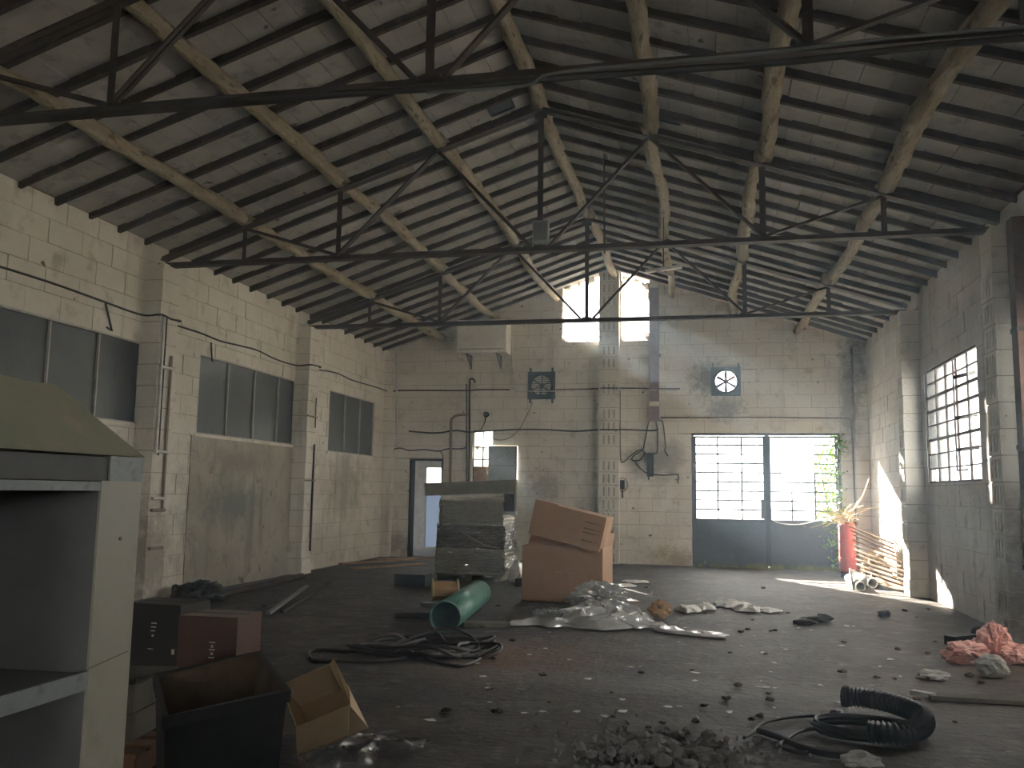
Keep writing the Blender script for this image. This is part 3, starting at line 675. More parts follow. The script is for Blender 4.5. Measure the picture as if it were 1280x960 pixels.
cable('wall_cable', [B(695, 487, .03), B(745, 486, .02), B(752, 485, .26), B(772, 485, .26), B(778, 485, .03), B(850, 486)], .013, 'cable', 'dark cable crossing the centre pillar below the gable windows')
cable('wall_pipe', [B(640, 420, .03), B(641, 486, .03), B(645, 489, .04), B(690, 489, .10), B(748, 488, .28), B(772, 488, .28), B(800, 488, .14), B(846, 488, .03)], .012, 'white_pipe', 'white pipe bending from the heater across the dark fan', 'pipe', n=1)
cable('wall_cable', [B(511, 539), B(545, 541), B(570, 538), B(590, 540), B(640, 537), B(680, 537), B(720, 539), B(748, 537, .04), B(752, 537, .27), B(774, 537, .27), B(780, 537, .03), B(818, 538, .03), B(822, 535, .05)], .018, 'cable', 'thick black cable crossing the back wall above the cardboard boxes')
cable('wall_cable', [B(482, 612), B(484, 570), B(490, 563), B(500, 560), B(512, 563), B(530, 562), B(548, 564), B(560, 561), B(581, 560), B(583, 550)], .014, 'cable', 'black cable looping over the dark doorway')
cable('wall_cable', [B(549, 563), B(553, 568), B(554, 575)], .010, 'cable', 'short cable end dropping into the dark doorway frame')
cable('wall_pipe', [B(583, 480), B(583, 545), B(583, 600), B(581, 606)], .014, 'cable', 'thin black upright pipe beside the small window', 'pipe')
cable('wall_pipe', [B(594, 478), B(592, 474), B(588, 474), B(587, 480), B(587, 520), B(587, 560), B(586, 606)], .020, 'cable', 'black upright pipe with hooked top beside the small window', 'pipe')
cable('wall_pipe', [B(585, 518, .03), B(572, 519, .03), B(566, 523, .03), B(564, 532, .03), B(563, 610, .03)], .030, 'brown_pipe', 'brown pipe with rounded elbow between doorway and small window', 'pipe')
tag(MB().box(*(lambda q: (q.x - .06, q.x + .06, YB - .07, YB - .004, q.z - .08, q.z + .08))(B(563, 609))).build('socket_box', 'brown_pipe'), 'small brown socket box at the foot of the brown pipe', 'socket')
cable('wall_cable', [B(775, 487, .03), B(775, 540, .03), B(776, 574, .03), B(780, 577, .03), B(788, 570, .04), B(800, 562, .05), B(806, 566, .05)], .013, 'cable', 'black cable dropping beside the centre pillar to the tangle')
cable('wall_cable', [B(816, 524, .10), B(811, 528, .05), B(806, 552, .03), B(803, 562, .03), B(793, 569, .04), B(790, 575, .04), B(800, 575, .04), B(806, 566, .05)], .016, 'cable', 'cable fanning from the trunk into a loose tangle')
cable('wall_cable', [B(820, 527, .07), B(822, 540, .04), B(822, 562, .03), B(820, 567, .03), B(812, 568, .05)], .014, 'cable', 'straight cable hanging from the middle of the trunk')
cable('wall_cable', [B(826, 525, .07), B(829, 530, .04), B(832, 558, .03), B(831, 563, .03), B(835, 570, .03)], .014, 'cable', 'cable with a bare end hanging from the trunk near the gate')
cable('wall_cable', [B(794, 575, .03), B(798, 583, .03), B(806, 590, .03), B(812, 592, .05)], .012, 'cable', 'loop of cable below the tangle beside the switch box')
cable('wall_cable', [B(815, 593, .05), B(830, 594, .02), B(846, 593, .02), B(848, 597, .02), B(847, 604, .02)], .011, 'cable', 'thin cable leading from the switch box towards the gate')
q = B(813, 580); sb = empty('switch_box', (q.x, YB, q.z), 0, 'narrow black switch box hung in a tangle of cables', 'switch box')
MB().box(-.07, .07, -.09, -.004, -.27, .24).build('case', 'blackplastic', sb); MB().box(-.02, .02, -.10, -.09, -.2, .16).build('rib', 'fan_dark', sb); MB().box(-.05, -.02, -.06, -.02, -.34, -.26).build('gland', 'rubber', sb)
q = B(778, 606); sb = empty('junction_box', (q.x, YB, q.z), 0, 'small broken junction box with a ring of wire beside the centre pillar', 'junction box')
MB().box(-.05, .05, -.06, -.004, -.10, .10).build('case', 'blackplastic', sb)
ringp = [Vector((math.cos(t * .5) * .12, -.04, math.sin(t * .5) * .15)) for t in range(13)]; MB().tube(ringp, .008, 5, closed=True).build('wire_ring', 'cable', sb)
MB().tube([(0, -.03, -.1), (.005, -.03, -.28)], .018, 6).build('gland', 'cable', sb)
cable('wall_pipe', [B(826, 522, .06), B(870, 522), B(960, 522), B(1061, 523, .02), B(1064, 526, .03), B(1066, 560, .03), B(1069, 640, .03), B(1070, 700, .03)], .016, 'brown_pipe', 'thin brown conduit above the gate turning down at the corner', 'pipe', n=1)
cable('wall_cable', [B(666, 502, .03), B(658, 520), B(648, 538), B(635, 548), B(622, 550), B(614, 546), B(612, 540)], .007, 'cable', 'thin wire drooping from the dark fan to the small window')
cable('wall_cable', [B(599, 540), B(605, 530), B(608, 520)], .010, 'cable', 'short cable with a knob above the small window')
q = B(608, 518); m = MB(); m.tube([(q.x, YB - .06, q.z), (q.x, YB - .004, q.z)], .06, 10); tag(m.build('wall_lamp_base', 'blackplastic'), 'round black lamp base above the small window', 'lamp base')
cable('wall_pipe', [B(496, 438, .23), B(496, 484, .23), B(496, 540, .23), B(497, 558, .22)], .018, 'white_pipe', 'white pipe down the corner pillar', 'pipe', n=1)
for k, (u0, v0, u1, v1) in enumerate(((132, 379, 140, 414), (264, 428, 265, 450))):
    a, b = LW(u0, v0), LW(u1, v1)
    cable('hook_rod', [a, b, b + Vector((.0, -.10, .03))] if k == 0 else [a, b, b + Vector((.0, .03, -.02))], .013, 'cable', ('bent black rod hanging in front of the nearest grey window', 'short black rod hanging over the corner of a grey window')[k], 'rod', n=1)
dp = empty('rusty_duct', (3.24, 9.86, 0), 0, 'rusty brown square duct running up the right wall beside the pillar', 'duct')
MB().box(-.09, .09, -.09, .09, 0, 4.40).build('shaft', 'rust', dp)
for z in (.8, 2.0, 3.2): MB().box(-.10, .095, -.10, .10, z, z + .05).build('band', 'steel', dp)
# pipe ladder on the first left pillar
P1 = XL + .275
pp = empty('pipe_run', (P1, 10.2, 1.0), 0, 'rusty cream pipes with cross brackets on the left wall pillar', 'pipe')
def pl_(pts, r, name, mat='brown_pipe'):
    MB().tube([Vector(p_) - Vector((P1, 10.2, 1.0)) for p_ in pts], r, 6).build(name, mat, pp)
pl_([(P1 + .02, 10.25, 3.72), (P1 + .02, 10.25, 1.92)], .022, 'riser', 'white_pipe'); pl_([(P1 + .02, 10.46, 3.22), (P1 + .02, 10.46, 1.2)], .02, 'riser')
pl_([(P1 + .02, 10.30, 3.72), (P1 + .02, 10.30, 1.9)], .012, 'cable', 'cable')
for z in (3.05, 1.95, 1.35, 1.2, .72): pl_([(P1 + .03, 10.21, z), (P1 + .03, 10.50, z)], .022, 'cross_bracket', 'white_pipe' if z > 1.3 else 'brown_pipe')
P2 = XL + .275; pp2 = empty('pipe_run', (P2, 14.9, 0.4), 0, 'thin dark pipe strapped to the second pillar of the left wall', 'pipe')
MB().tube([(.02, .12, 0), (.02, .12, 1.9)], .02, 6).build('riser', 'cable', pp2); MB().tube([(.02, .12, 2.2), (.02, .12, 2.75)], .012, 6).build('riser', 'cable', pp2)
for z in (1.25, 2.4): MB().tube([(.02, -.2, z), (.02, .2, z)], .016, 6).build('strap', 'brown_pipe', pp2)
# cables strapped along the near tie beam
y = TY[0] - .05
cable('truss_cable', [(-7.0, y, EAVE + .0), (-5.5, y, EAVE + .0), (-4, y, EAVE + .02), (-2.3, y, EAVE - .03), (-1.5, y, EAVE - .05), (-.8, y, EAVE - .04), (.5, y, EAVE - .06), (1.6, y, EAVE - .03), (3.2, y, EAVE - .04)], .025, 'cable', 'thick black cable strapped under the tie beam of the cable carrying truss')
cable('truss_cable', [(-1.9, y - .03, EAVE - .08), (-1.2, y - .03, EAVE - .09), (-.9, y - .03, EAVE - .01), (.4, y - .03, EAVE - .0), (1.3, y - .03, EAVE + .03), (3.2, y - .03, EAVE + .02)], .013, 'greymetal', 'thin grey wire looping along the cable carrying truss')
# box on the king post, lamp, hatch
y = TY[1]
kb = empty('hanging_box', (XC + .02, y - .07, 4.50), 0, 'small grey switch box hung on the king post of the middle truss', 'box')
MB().box(-.09, .10, -.05, .05, 0, .27).build('case', 'bluegrey', kb); MB().box(-.02, .03, -.02, .02, .27, .33).build('strap', 'steel', kb); MB().box(-.08, .09, -.056, -.05, .02, .25).build('lid', 'greymetal', kb)
lp = empty('broken_lamp', (-.55, y + 3.2, 4.95), 0, 'broken white strip lamp dangling from a thin rod under the roof', 'lamp')
MB().obox((0, 0, 0), (.28, 0, .03), (0, .05, 0), (0, 0, .02)).build('batten_body', 'white_pipe', lp); MB().obox((.03, -.02, -.08), (.18, .02, -.06), (0, .03, 0), (0, 0, .012)).build('reflector', 'white_pipe', lp)
MB().tube([(0, 0, .02), (0, 0, 1.12)], .01, 6).build('rod', 'steel', lp)
q = hit(755, 236, 1, 12.2)
cable('roof_rod', [(q.x, 12.2, ztile(q.x) + .01), (q.x + .01, 12.2, q.z - .95)], .012, 'steel', 'thin steel rod hanging from the roof left of the broken lamp', 'rod', n=1)
def roof_plate(name, u, v, sg, w, l, label, mat):
    # find the point on the roof slope
    best = None
    for k in range(2000):
        t = 3 + k * .012; P = CAM + ray(u, v) * t
        if P.z >= ztile(P.x) - .02: best = P; break
    x, y = best.x, best.y; ang = math.atan(SLOPE) * (-sg)
    dx = w / 2 * cosA; m = MB()
    o = empty(name, (x, y, ztile(x)), 0, label, 'roof hatch')
    m.prism([(-dx, -l / 2, -dx * (-SLOPE * sg) * -1 * 0 + (-SLOPE * sg) * (-dx) - .012), (dx, -l / 2, (-SLOPE * sg) * dx - .012), (dx, l / 2, (-SLOPE * sg) * dx - .012), (-dx, l / 2, (-SLOPE * sg) * (-dx) - .012)], (0, 0, .03)).build('plate', mat, o)
    f = MB()
    for (a, b) in (((-dx, -l / 2), (dx, -l / 2)), ((dx, -l / 2), (dx, l / 2)), ((dx, l / 2), (-dx, l / 2)), ((-dx, l / 2), (-dx, -l / 2))):
        f.bar((a[0], a[1], -SLOPE * sg * a[0] - .015), (b[0], b[1], -SLOPE * sg * b[0] - .015), .03, .03)
    f.build('rim', mat, o)
roof_plate('roof_hatch', 625, 132, -1, .30, .36, 'dark square roof hatch between rafters just short of the ridge', 'fan_dark')
roof_plate('roof_hatch', 834, 149, 1, .34, .16, 'narrow dark gap cover in the roof beside a log purlin', 'fan_dark')

# ------------------------------------------------------------------ loose things: helpers
def wp(mb, name, mat, parent, smooth=False):
    """part given in world coordinates under an Empty"""
    o = mb.build(name, mat, None, smooth); o.parent = parent; o.matrix_parent_inverse = parent.matrix_basis.inverted(); return o
def recenter(o):
    me = o.data; n = len(me.vertices)
    xs = [v.co for v in me.vertices]; lo = Vector((min(v.x for v in xs), min(v.y for v in xs), min(v.z for v in xs))); hi = Vector((max(v.x for v in xs), max(v.y for v in xs), max(v.z for v in xs)))
    c = Vector(((lo.x + hi.x) / 2, (lo.y + hi.y) / 2, lo.z)); me.transform(Matrix.Translation(-c)); o.location = o.location + c; return o
def thing(mb, name, mat, label, cat, group=None, smooth=False):
    return recenter(tag(mb.build(name, mat, None, smooth), label, cat, group))
def blob(mb, c, rad, sub=2, rough=.25, freq=2.0, seed=0, flat=None, ridge=0.0):
    bm = bmesh.new(); bmesh.ops.create_icosphere(bm, subdivisions=sub, radius=1)
    c = Vector(c); rad = Vector(rad) if not isinstance(rad, (int, float)) else Vector((rad,) * 3); vs_ = []
    for v in bm.verts:
        d = v.co.normalized(); k = 1 + rough * noise.noise(d * freq + Vector((seed * 3.1, seed * 1.7, seed))) + rough * .5 * noise.noise(d * freq * 2.7 + Vector((seed, 0, 0)))
        if ridge: k += ridge * (.5 - abs(noise.noise(d * freq * 2.2 + Vector((seed, 5, 0)))) * 2.4) + ridge * .5 * (.5 - abs(noise.noise(d * freq * 5 + Vector((0, seed, 2)))) * 2.4)
        p = Vector((d.x * rad.x, d.y * rad.y, d.z * rad.z)) * k + c
        if flat is not None: p.z = max(p.z, flat)
        vs_.append(p)
    bm.verts.index_update(); fs = [tuple(v.index for v in f.verts) for f in bm.faces]; bm.free(); mb.add(vs_, fs); return mb
def crumple(mb, spine, width, height, nu=46, nv=22, back=(0, 1, 0), jit=.05, freq=5.0, seed=0, base=.012, taper=0.0):
    """crumpled sheet: spine = list of points, width/height = functions of t"""
    sp = smooth_path(spine, 10); back = Vector(back).normalized(); vs_ = []
    for i in range(nu + 1):
        t = i / nu; k = t * (len(sp) - 1); a = int(min(k, len(sp) - 2)); p = sp[a].lerp(sp[a + 1], k - a)
        for j in range(nv + 1):
            v = j / nv; q = p + back * (width(t) * (v - .5)); s_ = Vector((q.x * freq, q.y * freq, seed))
            rid = 1 - abs(noise.noise(s_)) * 2.2; rid2 = 1 - abs(noise.noise(s_ * 2.3 + Vector((4, 1, 0)))) * 2
            env = math.sin(math.pi * min(1, max(0, v))) ** .6 * (math.sin(math.pi * min(1, max(0, t))) ** taper if taper and 0 < t < 1 else (0 if taper else 1))
            z = base + max(0, height(t) * env * (.45 + .45 * rid + .25 * rid2 * .6))
            e = Vector((noise.noise(s_ + Vector((9, 0, 0))), noise.noise(s_ + Vector((0, 9, 0))), 0)) * jit * 1.6
            vs_.append((q.x + e.x, q.y + e.y, z))
    w = nv + 1; mb.add(vs_, [(i * w + j, i * w + j + 1, (i + 1) * w + j + 1, (i + 1) * w + j) for i in range(nu) for j in range(nv)]); return mb
def V(*a): return Vector(a)

# ------------------------------------------------------------------ cream cabinet with green hood
cab = empty('hooded_cabinet', (-2.1, 1.8, 0), 0, 'cream metal cabinet with pale green sloping hood and open shelf', 'cabinet')
CX0, CX1, CY0, CY1 = -2.50, -1.75, 1.05, 2.545
m = MB(); m.box(CX1 - .008, CX1, 2.352, CY1, 0, 1.515); wp(m, 'front_post', 'cream', cab)
for x0, y0 in ((CX1 - .045, CY0), (CX0, CY0), (CX0, CY1 - .06)): wp(MB().box(x0, x0 + .045, y0, y0 + .06, 0, 1.515), 'post', 'cream', cab)
lin = MB().box(CX1 - .05, CX1 - .004, CY0, 2.385, 1.515, 1.585); wp(lin, 'top_rail', 'darkmetal2', cab)
wp(MB().box(CX1 - .05, CX1 + .002, 2.385, CY1, 1.515, 1.59), 'corner_plate', 'bluegrey', cab)
wp(MB().box(CX1 - .03, CX1 - .002, CY0, 2.352, 1.485, 1.512), 'rail_strip', 'bluegrey', cab)
wp(MB().box(CX0, CX1 - .05, CY0, CY1, 1.53, 1.585), 'top_panel', 'greymetal', cab)
sh = wp(MB().box(CX0, CX1 - .012, CY0, 2.35, .915, .958), 'shelf', 'greymetal', cab)
wp(MB().box(CX1 - .012, CX1 + .001, CY0, 2.352, .912, .965), 'shelf_lip', 'bluegrey', cab)
wp(MB().box(CX0, CX1 - .008, 2.36, 2.39, 0, 1.53), 'end_panel', 'greymetal', cab)
wp(MB().box(CX0, CX1 - .008, CY0 + .06, CY0 + .08, 0, 1.53), 'end_panel', 'greymetal', cab)
wp(MB().box(CX0, CX0 + .02, CY0, CY1, 0, 1.53), 'back_panel', 'greymetal', cab)
hx, hz, hzl = -1.90, 1.80, 1.775
h = MB()
a = [V(CX1 + .004, CY0, 1.592), V(CX1 + .004, 2.05, 1.592), V(CX1 + .004, CY1 + .006, 1.592)]
b = [V(hx - .015, CY0, 1.82), V(hx, 2.20, 1.797), V(hx, 2.31, 1.80)]
a2 = [V(CX0, CY0, 1.592), V(CX0, CY1 + .006, 1.592)]; b2 = [V(-2.35, CY0, 1.82), V(-2.35, 2.31, 1.80)]
vv = a + b + a2 + b2
vv[0] = V(CX1 + .03, CY0, 1.592); vv[3] = V(hx + .03, CY0, 1.835)
h.add(vv, [(0, 1, 4, 3), (1, 2, 5, 4), (2, 7, 9, 5), (7, 6, 8, 9), (3, 4, 5, 9, 8), (0, 3, 8, 6)]); wp(h, 'hood', 'hood_green', cab)
wp(MB().tube([(CX1 - .013, 2.455, 1.34), (CX1 + .004, 2.455, 1.34)], .006, 8), 'screw', 'brown_pipe', cab)
wp(MB().tube([(CX1 + .0015, 2.352, .972), (CX1 + .0015, 2.53, .992)], .0015, 4), 'scratch', 'brown_pipe', cab)

# ------------------------------------------------------------------ tub, crates and boxes beside the cabinet
tub = empty('plastic_tub', (-2.36, 4.15, 0), 0, 'large black open plastic tub with dusty brown inside', 'tub')
rim = [V(-2.32, 3.65, .50), V(-1.84, 3.85, .60), V(-2.42, 4.69, .60), V(-2.88, 4.42, .50)]
cen = V(-2.365, 4.15, 0); bot = [(cen.lerp(V(p.x, p.y, 0), .88)) for p in rim]
inn = [cen.lerp(V(p.x, p.y, 0), .94) + V(0, 0, p.z - .004) for p in rim]; inb = [cen.lerp(V(p.x, p.y, 0), .83) + V(0, 0, .02) for p in rim]
m = MB(); m.add(bot + rim, [(3, 2, 1, 0)] + [(i, (i + 1) % 4, 4 + (i + 1) % 4, 4 + i) for i in range(4)]); wp(m, 'shell', 'blackplastic', tub)
m = MB(); m.add(inb + inn, [(0, 1, 2, 3)] + [(i, (i + 1) % 4, 4 + (i + 1) % 4, 4 + i) for i in range(4)]); wp(m, 'lining', 'tub_in', tub)
m = MB(); out = [cen.lerp(V(p.x, p.y, 0), 1.045) + V(0, 0, p.z) for p in rim]; ot2 = [p - V(0, 0, .05) for p in out]
m.add(out + inn + ot2, [(i, (i + 1) % 4, 4 + (i + 1) % 4, 4 + i) for i in range(4)] + [(i, (i + 1) % 4, 8 + (i + 1) % 4, 8 + i) for i in range(4)]); wp(m, 'rim', 'blackplastic', tub)

pal = empty('wooden_pallet', (-3.35, 4.62, 0), 0.15, 'small reddish wooden pallet under the old crate beside the cabinet', 'pallet')
for k in range(5): MB().box(-.42, .42, -.40 + .17 * k, -.30 + .17 * k, .10, .125).build('deck_board', 'redwood', pal)
for k in (-1, 0, 1): MB().box(-.05 + .36 * k, .05 + .36 * k, -.40, .40, 0, .10).build('bearer', 'redwood', pal)
cr = empty('old_crate', (-3.36, 4.68, .125), 0.15, 'old grey wooden crate with hand holes standing on the small pallet', 'crate')
for sx in (-1, 1):
    for k in range(2): MB().box(sx * .29 - .012, sx * .29 + .012, -.25, .25, .01 + .15 * k, .15 + .15 * k).build('side_board', 'darkwood', cr)
for sy in (-1, 1):
    for k in range(2):
        m = MB(); ya, yb = sy * .262 - .012, sy * .262 + .012
        for r in sub_rects((-.30, .30, .01 + .15 * k, .15 + .15 * k), [(-.175, -.085, .19, .225), (.055, .145, .19, .225)]): m.box(r[0], r[1], ya, yb, r[2], r[3])
        m.build('end_board', 'darkwood', cr)
MB().box(-.28, .28, -.25, .25, 0, .02).build('bottom', 'darkwood', cr)

def carton(name, x0, x1, y0, y1, h, rz, label, front, side, top, prints):
    cx, cyy = (x0 + x1) / 2, (y0 + y1) / 2; o = empty(name, (cx, cyy, 0), rz, label, 'box'); w, dp = (x1 - x0) / 2, (y1 - y0) / 2
    m = MB(); m.box(-w, w, -dp, dp, 0, h); m.m = [2, 2, 0, 0, 1, 1]; m.m[1] = 2; m.build('carton', [front, side, top], o)
    for (a, b, za, zb, mt) in prints: MB().box(a, b, -dp - .002, -dp + .001, za, zb).build('printed_mark', mt, o)
    MB().box(-w, w, -.012, .012, h, h + .002).build('lid_seam', front, o); return o
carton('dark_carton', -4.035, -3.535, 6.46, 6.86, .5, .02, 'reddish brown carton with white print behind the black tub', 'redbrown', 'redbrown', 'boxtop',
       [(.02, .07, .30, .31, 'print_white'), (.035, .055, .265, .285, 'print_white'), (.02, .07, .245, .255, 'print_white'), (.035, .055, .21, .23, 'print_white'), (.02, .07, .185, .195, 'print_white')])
carton('black_carton', -4.62, -4.10, 6.60, 7.02, .555, -.03, 'taller black carton half hidden behind the cream cabinet post', 'darkbox', 'darkbox', 'darkbox',
       [(-.0, .05, .40, .41, 'print_white'), (-.0, .045, .37, .38, 'print_white'), (.0, .04, .34, .35, 'print_white'), (.01, .03, .30, .315, 'print_white'), (-.02, .03, .20, .205, 'print_white'), (.20, .225, .17, .21, 'print_white')])

oc = empty('open_carton', (-2.3, 5.0, 0), 0, 'tipped open pale cardboard box with hanging flap beside the black tub', 'box')
P2, P1, P4 = V(-2.26, 4.86, .16), V(-1.95, 4.87, .30), V(-2.20, 5.16, .46); P3 = P2 + P4 - P1; nrm = (P1 - P2).cross(P3 - P2).normalized()
dv = -nrm * .22; q4 = [P2, P1, P4, P3]; qb = [p + dv for p in q4]
for p in qb: p.z = max(p.z, .012)
wall4 = [('front_panel', 0, 1), ('side_panel', 1, 2), ('back_panel', 2, 3), ('side_panel', 3, 0)]
for nm, i, j in wall4:
    m = MB(); o_ = (qb[i] + qb[j] + q4[i] + q4[j]) / 4; c_ = sum((q4[0], q4[1], q4[2], q4[3]), V(0, 0, 0)) / 4; inw = (c_ - (q4[i] + q4[j]) / 2).normalized() * .006
    m.prism([q4[i], q4[j], qb[j], qb[i]], inw); wp(m, nm, 'cardboard_pale', oc)
wp(MB().prism(qb, nrm * .005), 'bottom_panel', 'cardboard_pale', oc)
wp(MB().prism([P2, P1, P1 + V(.03, -.07, -.14), P2 + V(.06, -.10, -.135)], V(.0, -.004, .002)), 'flap', 'cardboard_pale', oc)
wp(MB().prism([P1, P4, P4 + V(.02, .0, .03), P1.lerp(P4, .4) + V(.05, -.01, -.01), P1 + V(.012, -.01, -.03)], V(.003, .002, .003)), 'flap', 'cardboard_pale', oc)
thing(crumple(MB(), [V(-2.02, 5.03, 0), V(-1.85, 5.12, 0), V(-1.62, 5.22, 0)], lambda t: .42 * (1 - .55 * t), lambda t: .10 * (1 - .6 * t), freq=9, seed=3, jit=.04, nu=36, nv=18), 'clear_bag', 'bag', 'flattened clear plastic bag on the floor beyond the open carton', 'bag')
thing(crumple(MB(), [V(-2.06, 4.60, 0), V(-1.90, 4.66, 0), V(-1.74, 4.78, 0)], lambda t: .36 * (1 - .3 * t), lambda t: .13, freq=10, seed=8, jit=.04, nu=32, nv=18), 'clear_bag', 'bag', 'bunched clear plastic bag in front of the open carton flap', 'bag')

# black heap, long pipes and rods by the left wall
m = MB(); blob(m, (-6.45, 10.75, .10), (.28, .36, .17), 4, .45, 2.4, 3, 0.0, .3); heap = thing(m, 'rubber_mat', 'rubber', 'crumpled black rubber mat heaped at the foot of the left wall', 'mat', smooth=True)
for k in range(2):
    pts = smooth_path([V(-6.75 + .3 * math.cos(t * 1.05 + k), 11.15 + .25 * math.sin(t * 1.05 + k), .04 + .05 * k + .10 * (t % 3 == 0)) for t in range(7)], 5)
    thing(MB().tube(pts, .02, 6), 'rubber_hose', 'rubber', ('coil of black rubber hose beside the rubber mat', 'upper loop of black rubber hose by the left wall')[k], 'hose', smooth=True)
for k, (p, q, r) in enumerate((((-6.62, 11.4), (-6.75, 14.5), .03), ((-6.45, 11.3), (-6.62, 14.3), .03))):
    thing(MB().tube([V(*p, r), V(*q, r)], r, 8), 'steel_pipe', 'steel', ('long dark steel pipe lying along the left wall', 'long dark steel pipe lying next to the one along the left wall')[k], 'pipe')
for k, (a, b) in enumerate((((335, 770), (384, 735)), ((330, 760), (358, 733)), ((352, 768), (412, 730)))):
    p, q = onfloor(*a), onfloor(*b); p.z = q.z = .03
    thing(MB().bar(p, q, .05, .035), 'metal_rod', 'greymetal' if k == 0 else 'steel', ('pale metal bar lying diagonally on the floor near the left wall', 'short dark bar beside the pale metal bar on the floor', 'long dark bar beside the pale metal bar on the floor')[k], 'bar')
for k, (a, b) in enumerate((((425, 706), (520, 700)), ((440, 712), (530, 706)), ((470, 700), (555, 697)))):
    p, q = onfloor(*a), onfloor(*b); p.z = q.z = .02; 
    thing(MB().bar(p, q, .16, .025), 'floor_plank', 'wood', ('reddish plank lying before the dark doorway', 'reddish plank lying nearer the pallet stack', 'reddish plank lying on the doorway threshold')[k], 'plank')

# ------------------------------------------------------------------ wrapped pallet stack
st = empty('panel_stack', (-3.88, 15.25, 0), -.03, 'tall stack of pale panels wrapped in clear film on a pallet', 'stack')
rs = random.Random(11)
for x in (-.5, 0, .5): MB().box(x - .06, x + .06, -.40, .40, 0, .09).build('pallet_bearer', 'oldwood', st)
MB().box(-.60, .60, -.42, .42, .09, .112).build('pallet_deck', 'oldwood', st)
z = .112; nb = 0
for (mat, n, th, hw, sh_) in (('sheet', 15, .028, .60, .0), ('sheet_dark', 13, .03, .575, .03), ('sheet_white', 13, .034, .54, .05)):
    m = MB()
    for k in range(n):
        jx, jy = rs.uniform(-.012, .012), rs.uniform(-.012, .012); m.box(-hw + jx + sh_, hw + jx + sh_, -.40 + jy, .40 + jy, z + .002, z + th - .004); z += th
    b_ = m.build('bundle', mat, st); tag(b_, ('pale panels', 'dark panels', 'white panels')[nb]); nb += 1
MB().obox((.03, -.05, z + .03), (.55, 0, .04), (0, .35, 0), (0, 0, .02)).build('top_board', 'sheet', st)
ZS = z + .05
# film around the stack
def filmwrap(z0, z1, hw, name):
    vs_ = []; n = 120; nz_ = 24
    for j in range(nz_ + 1):
        for i in range(n):
            t = 4 * i / n; s_ = int(t); f_ = t - s_; a, b = [((-1, -1), (1, -1)), ((1, -1), (1, 1)), ((1, 1), (-1, 1)), ((-1, 1), (-1, -1))][s_]
            x = a[0] + (b[0] - a[0]) * f_; y = a[1] + (b[1] - a[1]) * f_; zz = z0 + (z1 - z0) * j / nz_
            k = 1.01 + .022 * noise.noise(V(x * 3, y * 3, zz * 9)) + .020 * noise.noise(V(x * 9, y * 9, zz * 26))
            vs_.append((x * (hw + .012) * k + .03, y * .425 * k, zz))
    o = MB().add(vs_, [(j * n + i, j * n + (i + 1) % n, (j + 1) * n + (i + 1) % n, (j + 1) * n + i) for j in range(nz_) for i in range(n)]).build(name, 'wrap', st); return o
filmwrap(.14, .56, .60, 'film_wrap'); filmwrap(.54, .95, .585, 'film_wrap'); filmwrap(.93, 1.36, .55, 'film_wrap')
MB().tube([(-.1, -.44, .80), (.12, -.45, .68), (.35, -.45, .58), (.55, -.44, .56)], .006, 5).build('loose_strap', 'white_pipe', st)
bm_ = MB(); p, q = hit(532, 622, 1, 15.0), hit(646, 612, 1, 15.0)
bm_.bar(V(p.x, 15.0, 1.52), V(q.x, 15.0, 1.60), .16, .22); thing(bm_, 'timber_beam', 'oldwood', 'long weathered timber beam laid across the top of the panel stack', 'beam')
mo = empty('black_motor', (-3.22, 15.02, 1.17), 0, 'small black motor housing at the end of the timber beam', 'motor')
MB().box(-.09, .09, -.09, .09, 0, .30).build('housing', 'blackplastic', mo); MB().tube([(-.02, -.12, .20), (-.02, -.09, .20)], .06, 12).build('flange', 'rubber', mo); MB().box(-.11, .11, -.07, .07, -.05, .0).build('foot', 'bluegrey', mo)
# things round the stack
thing(MB().box(-4.75, -4.25, 13.55, 13.9, 0.0, .19), 'tool_case', 'blackplastic', 'low black case lying in front of the panel stack', 'case')
thing(MB().box(-2.95, -2.55, 14.2, 14.45, 0, .12), 'rubber_block', 'rubber', 'flat black block between panel stack and cardboard boxes', 'block')
m = MB(); blob(m, (-3.05, 14.9, .05), (.16, .12, .30), 2, .5, 2.5, 21, 0); thing(m, 'film_scrap', 'film', 'bunched loose film at the corner of the panel stack', 'film')
sp = empty('cable_reel', (onfloor(556, 752).x, onfloor(556, 752).y, .15), 0, 'wooden cable reel with plywood flanges lying behind the green tube', 'reel')
ax = V(.93, .36, 0).normalized()
for s_, nm, r_, mt in ((-.17, 'flange', .155, 'spool'), (.17, 'flange', .155, 'spool')): MB().tube([ax * (s_ - .012), ax * (s_ + .012)], r_, 24).build(nm, mt, sp)
MB().tube([ax * -.16, ax * .16], .125, 18).build('drum', 'spool_core', sp); MB().tube([ax * -.185, ax * -.18], .03, 10).build('hub_hole', 'spool_core', sp)

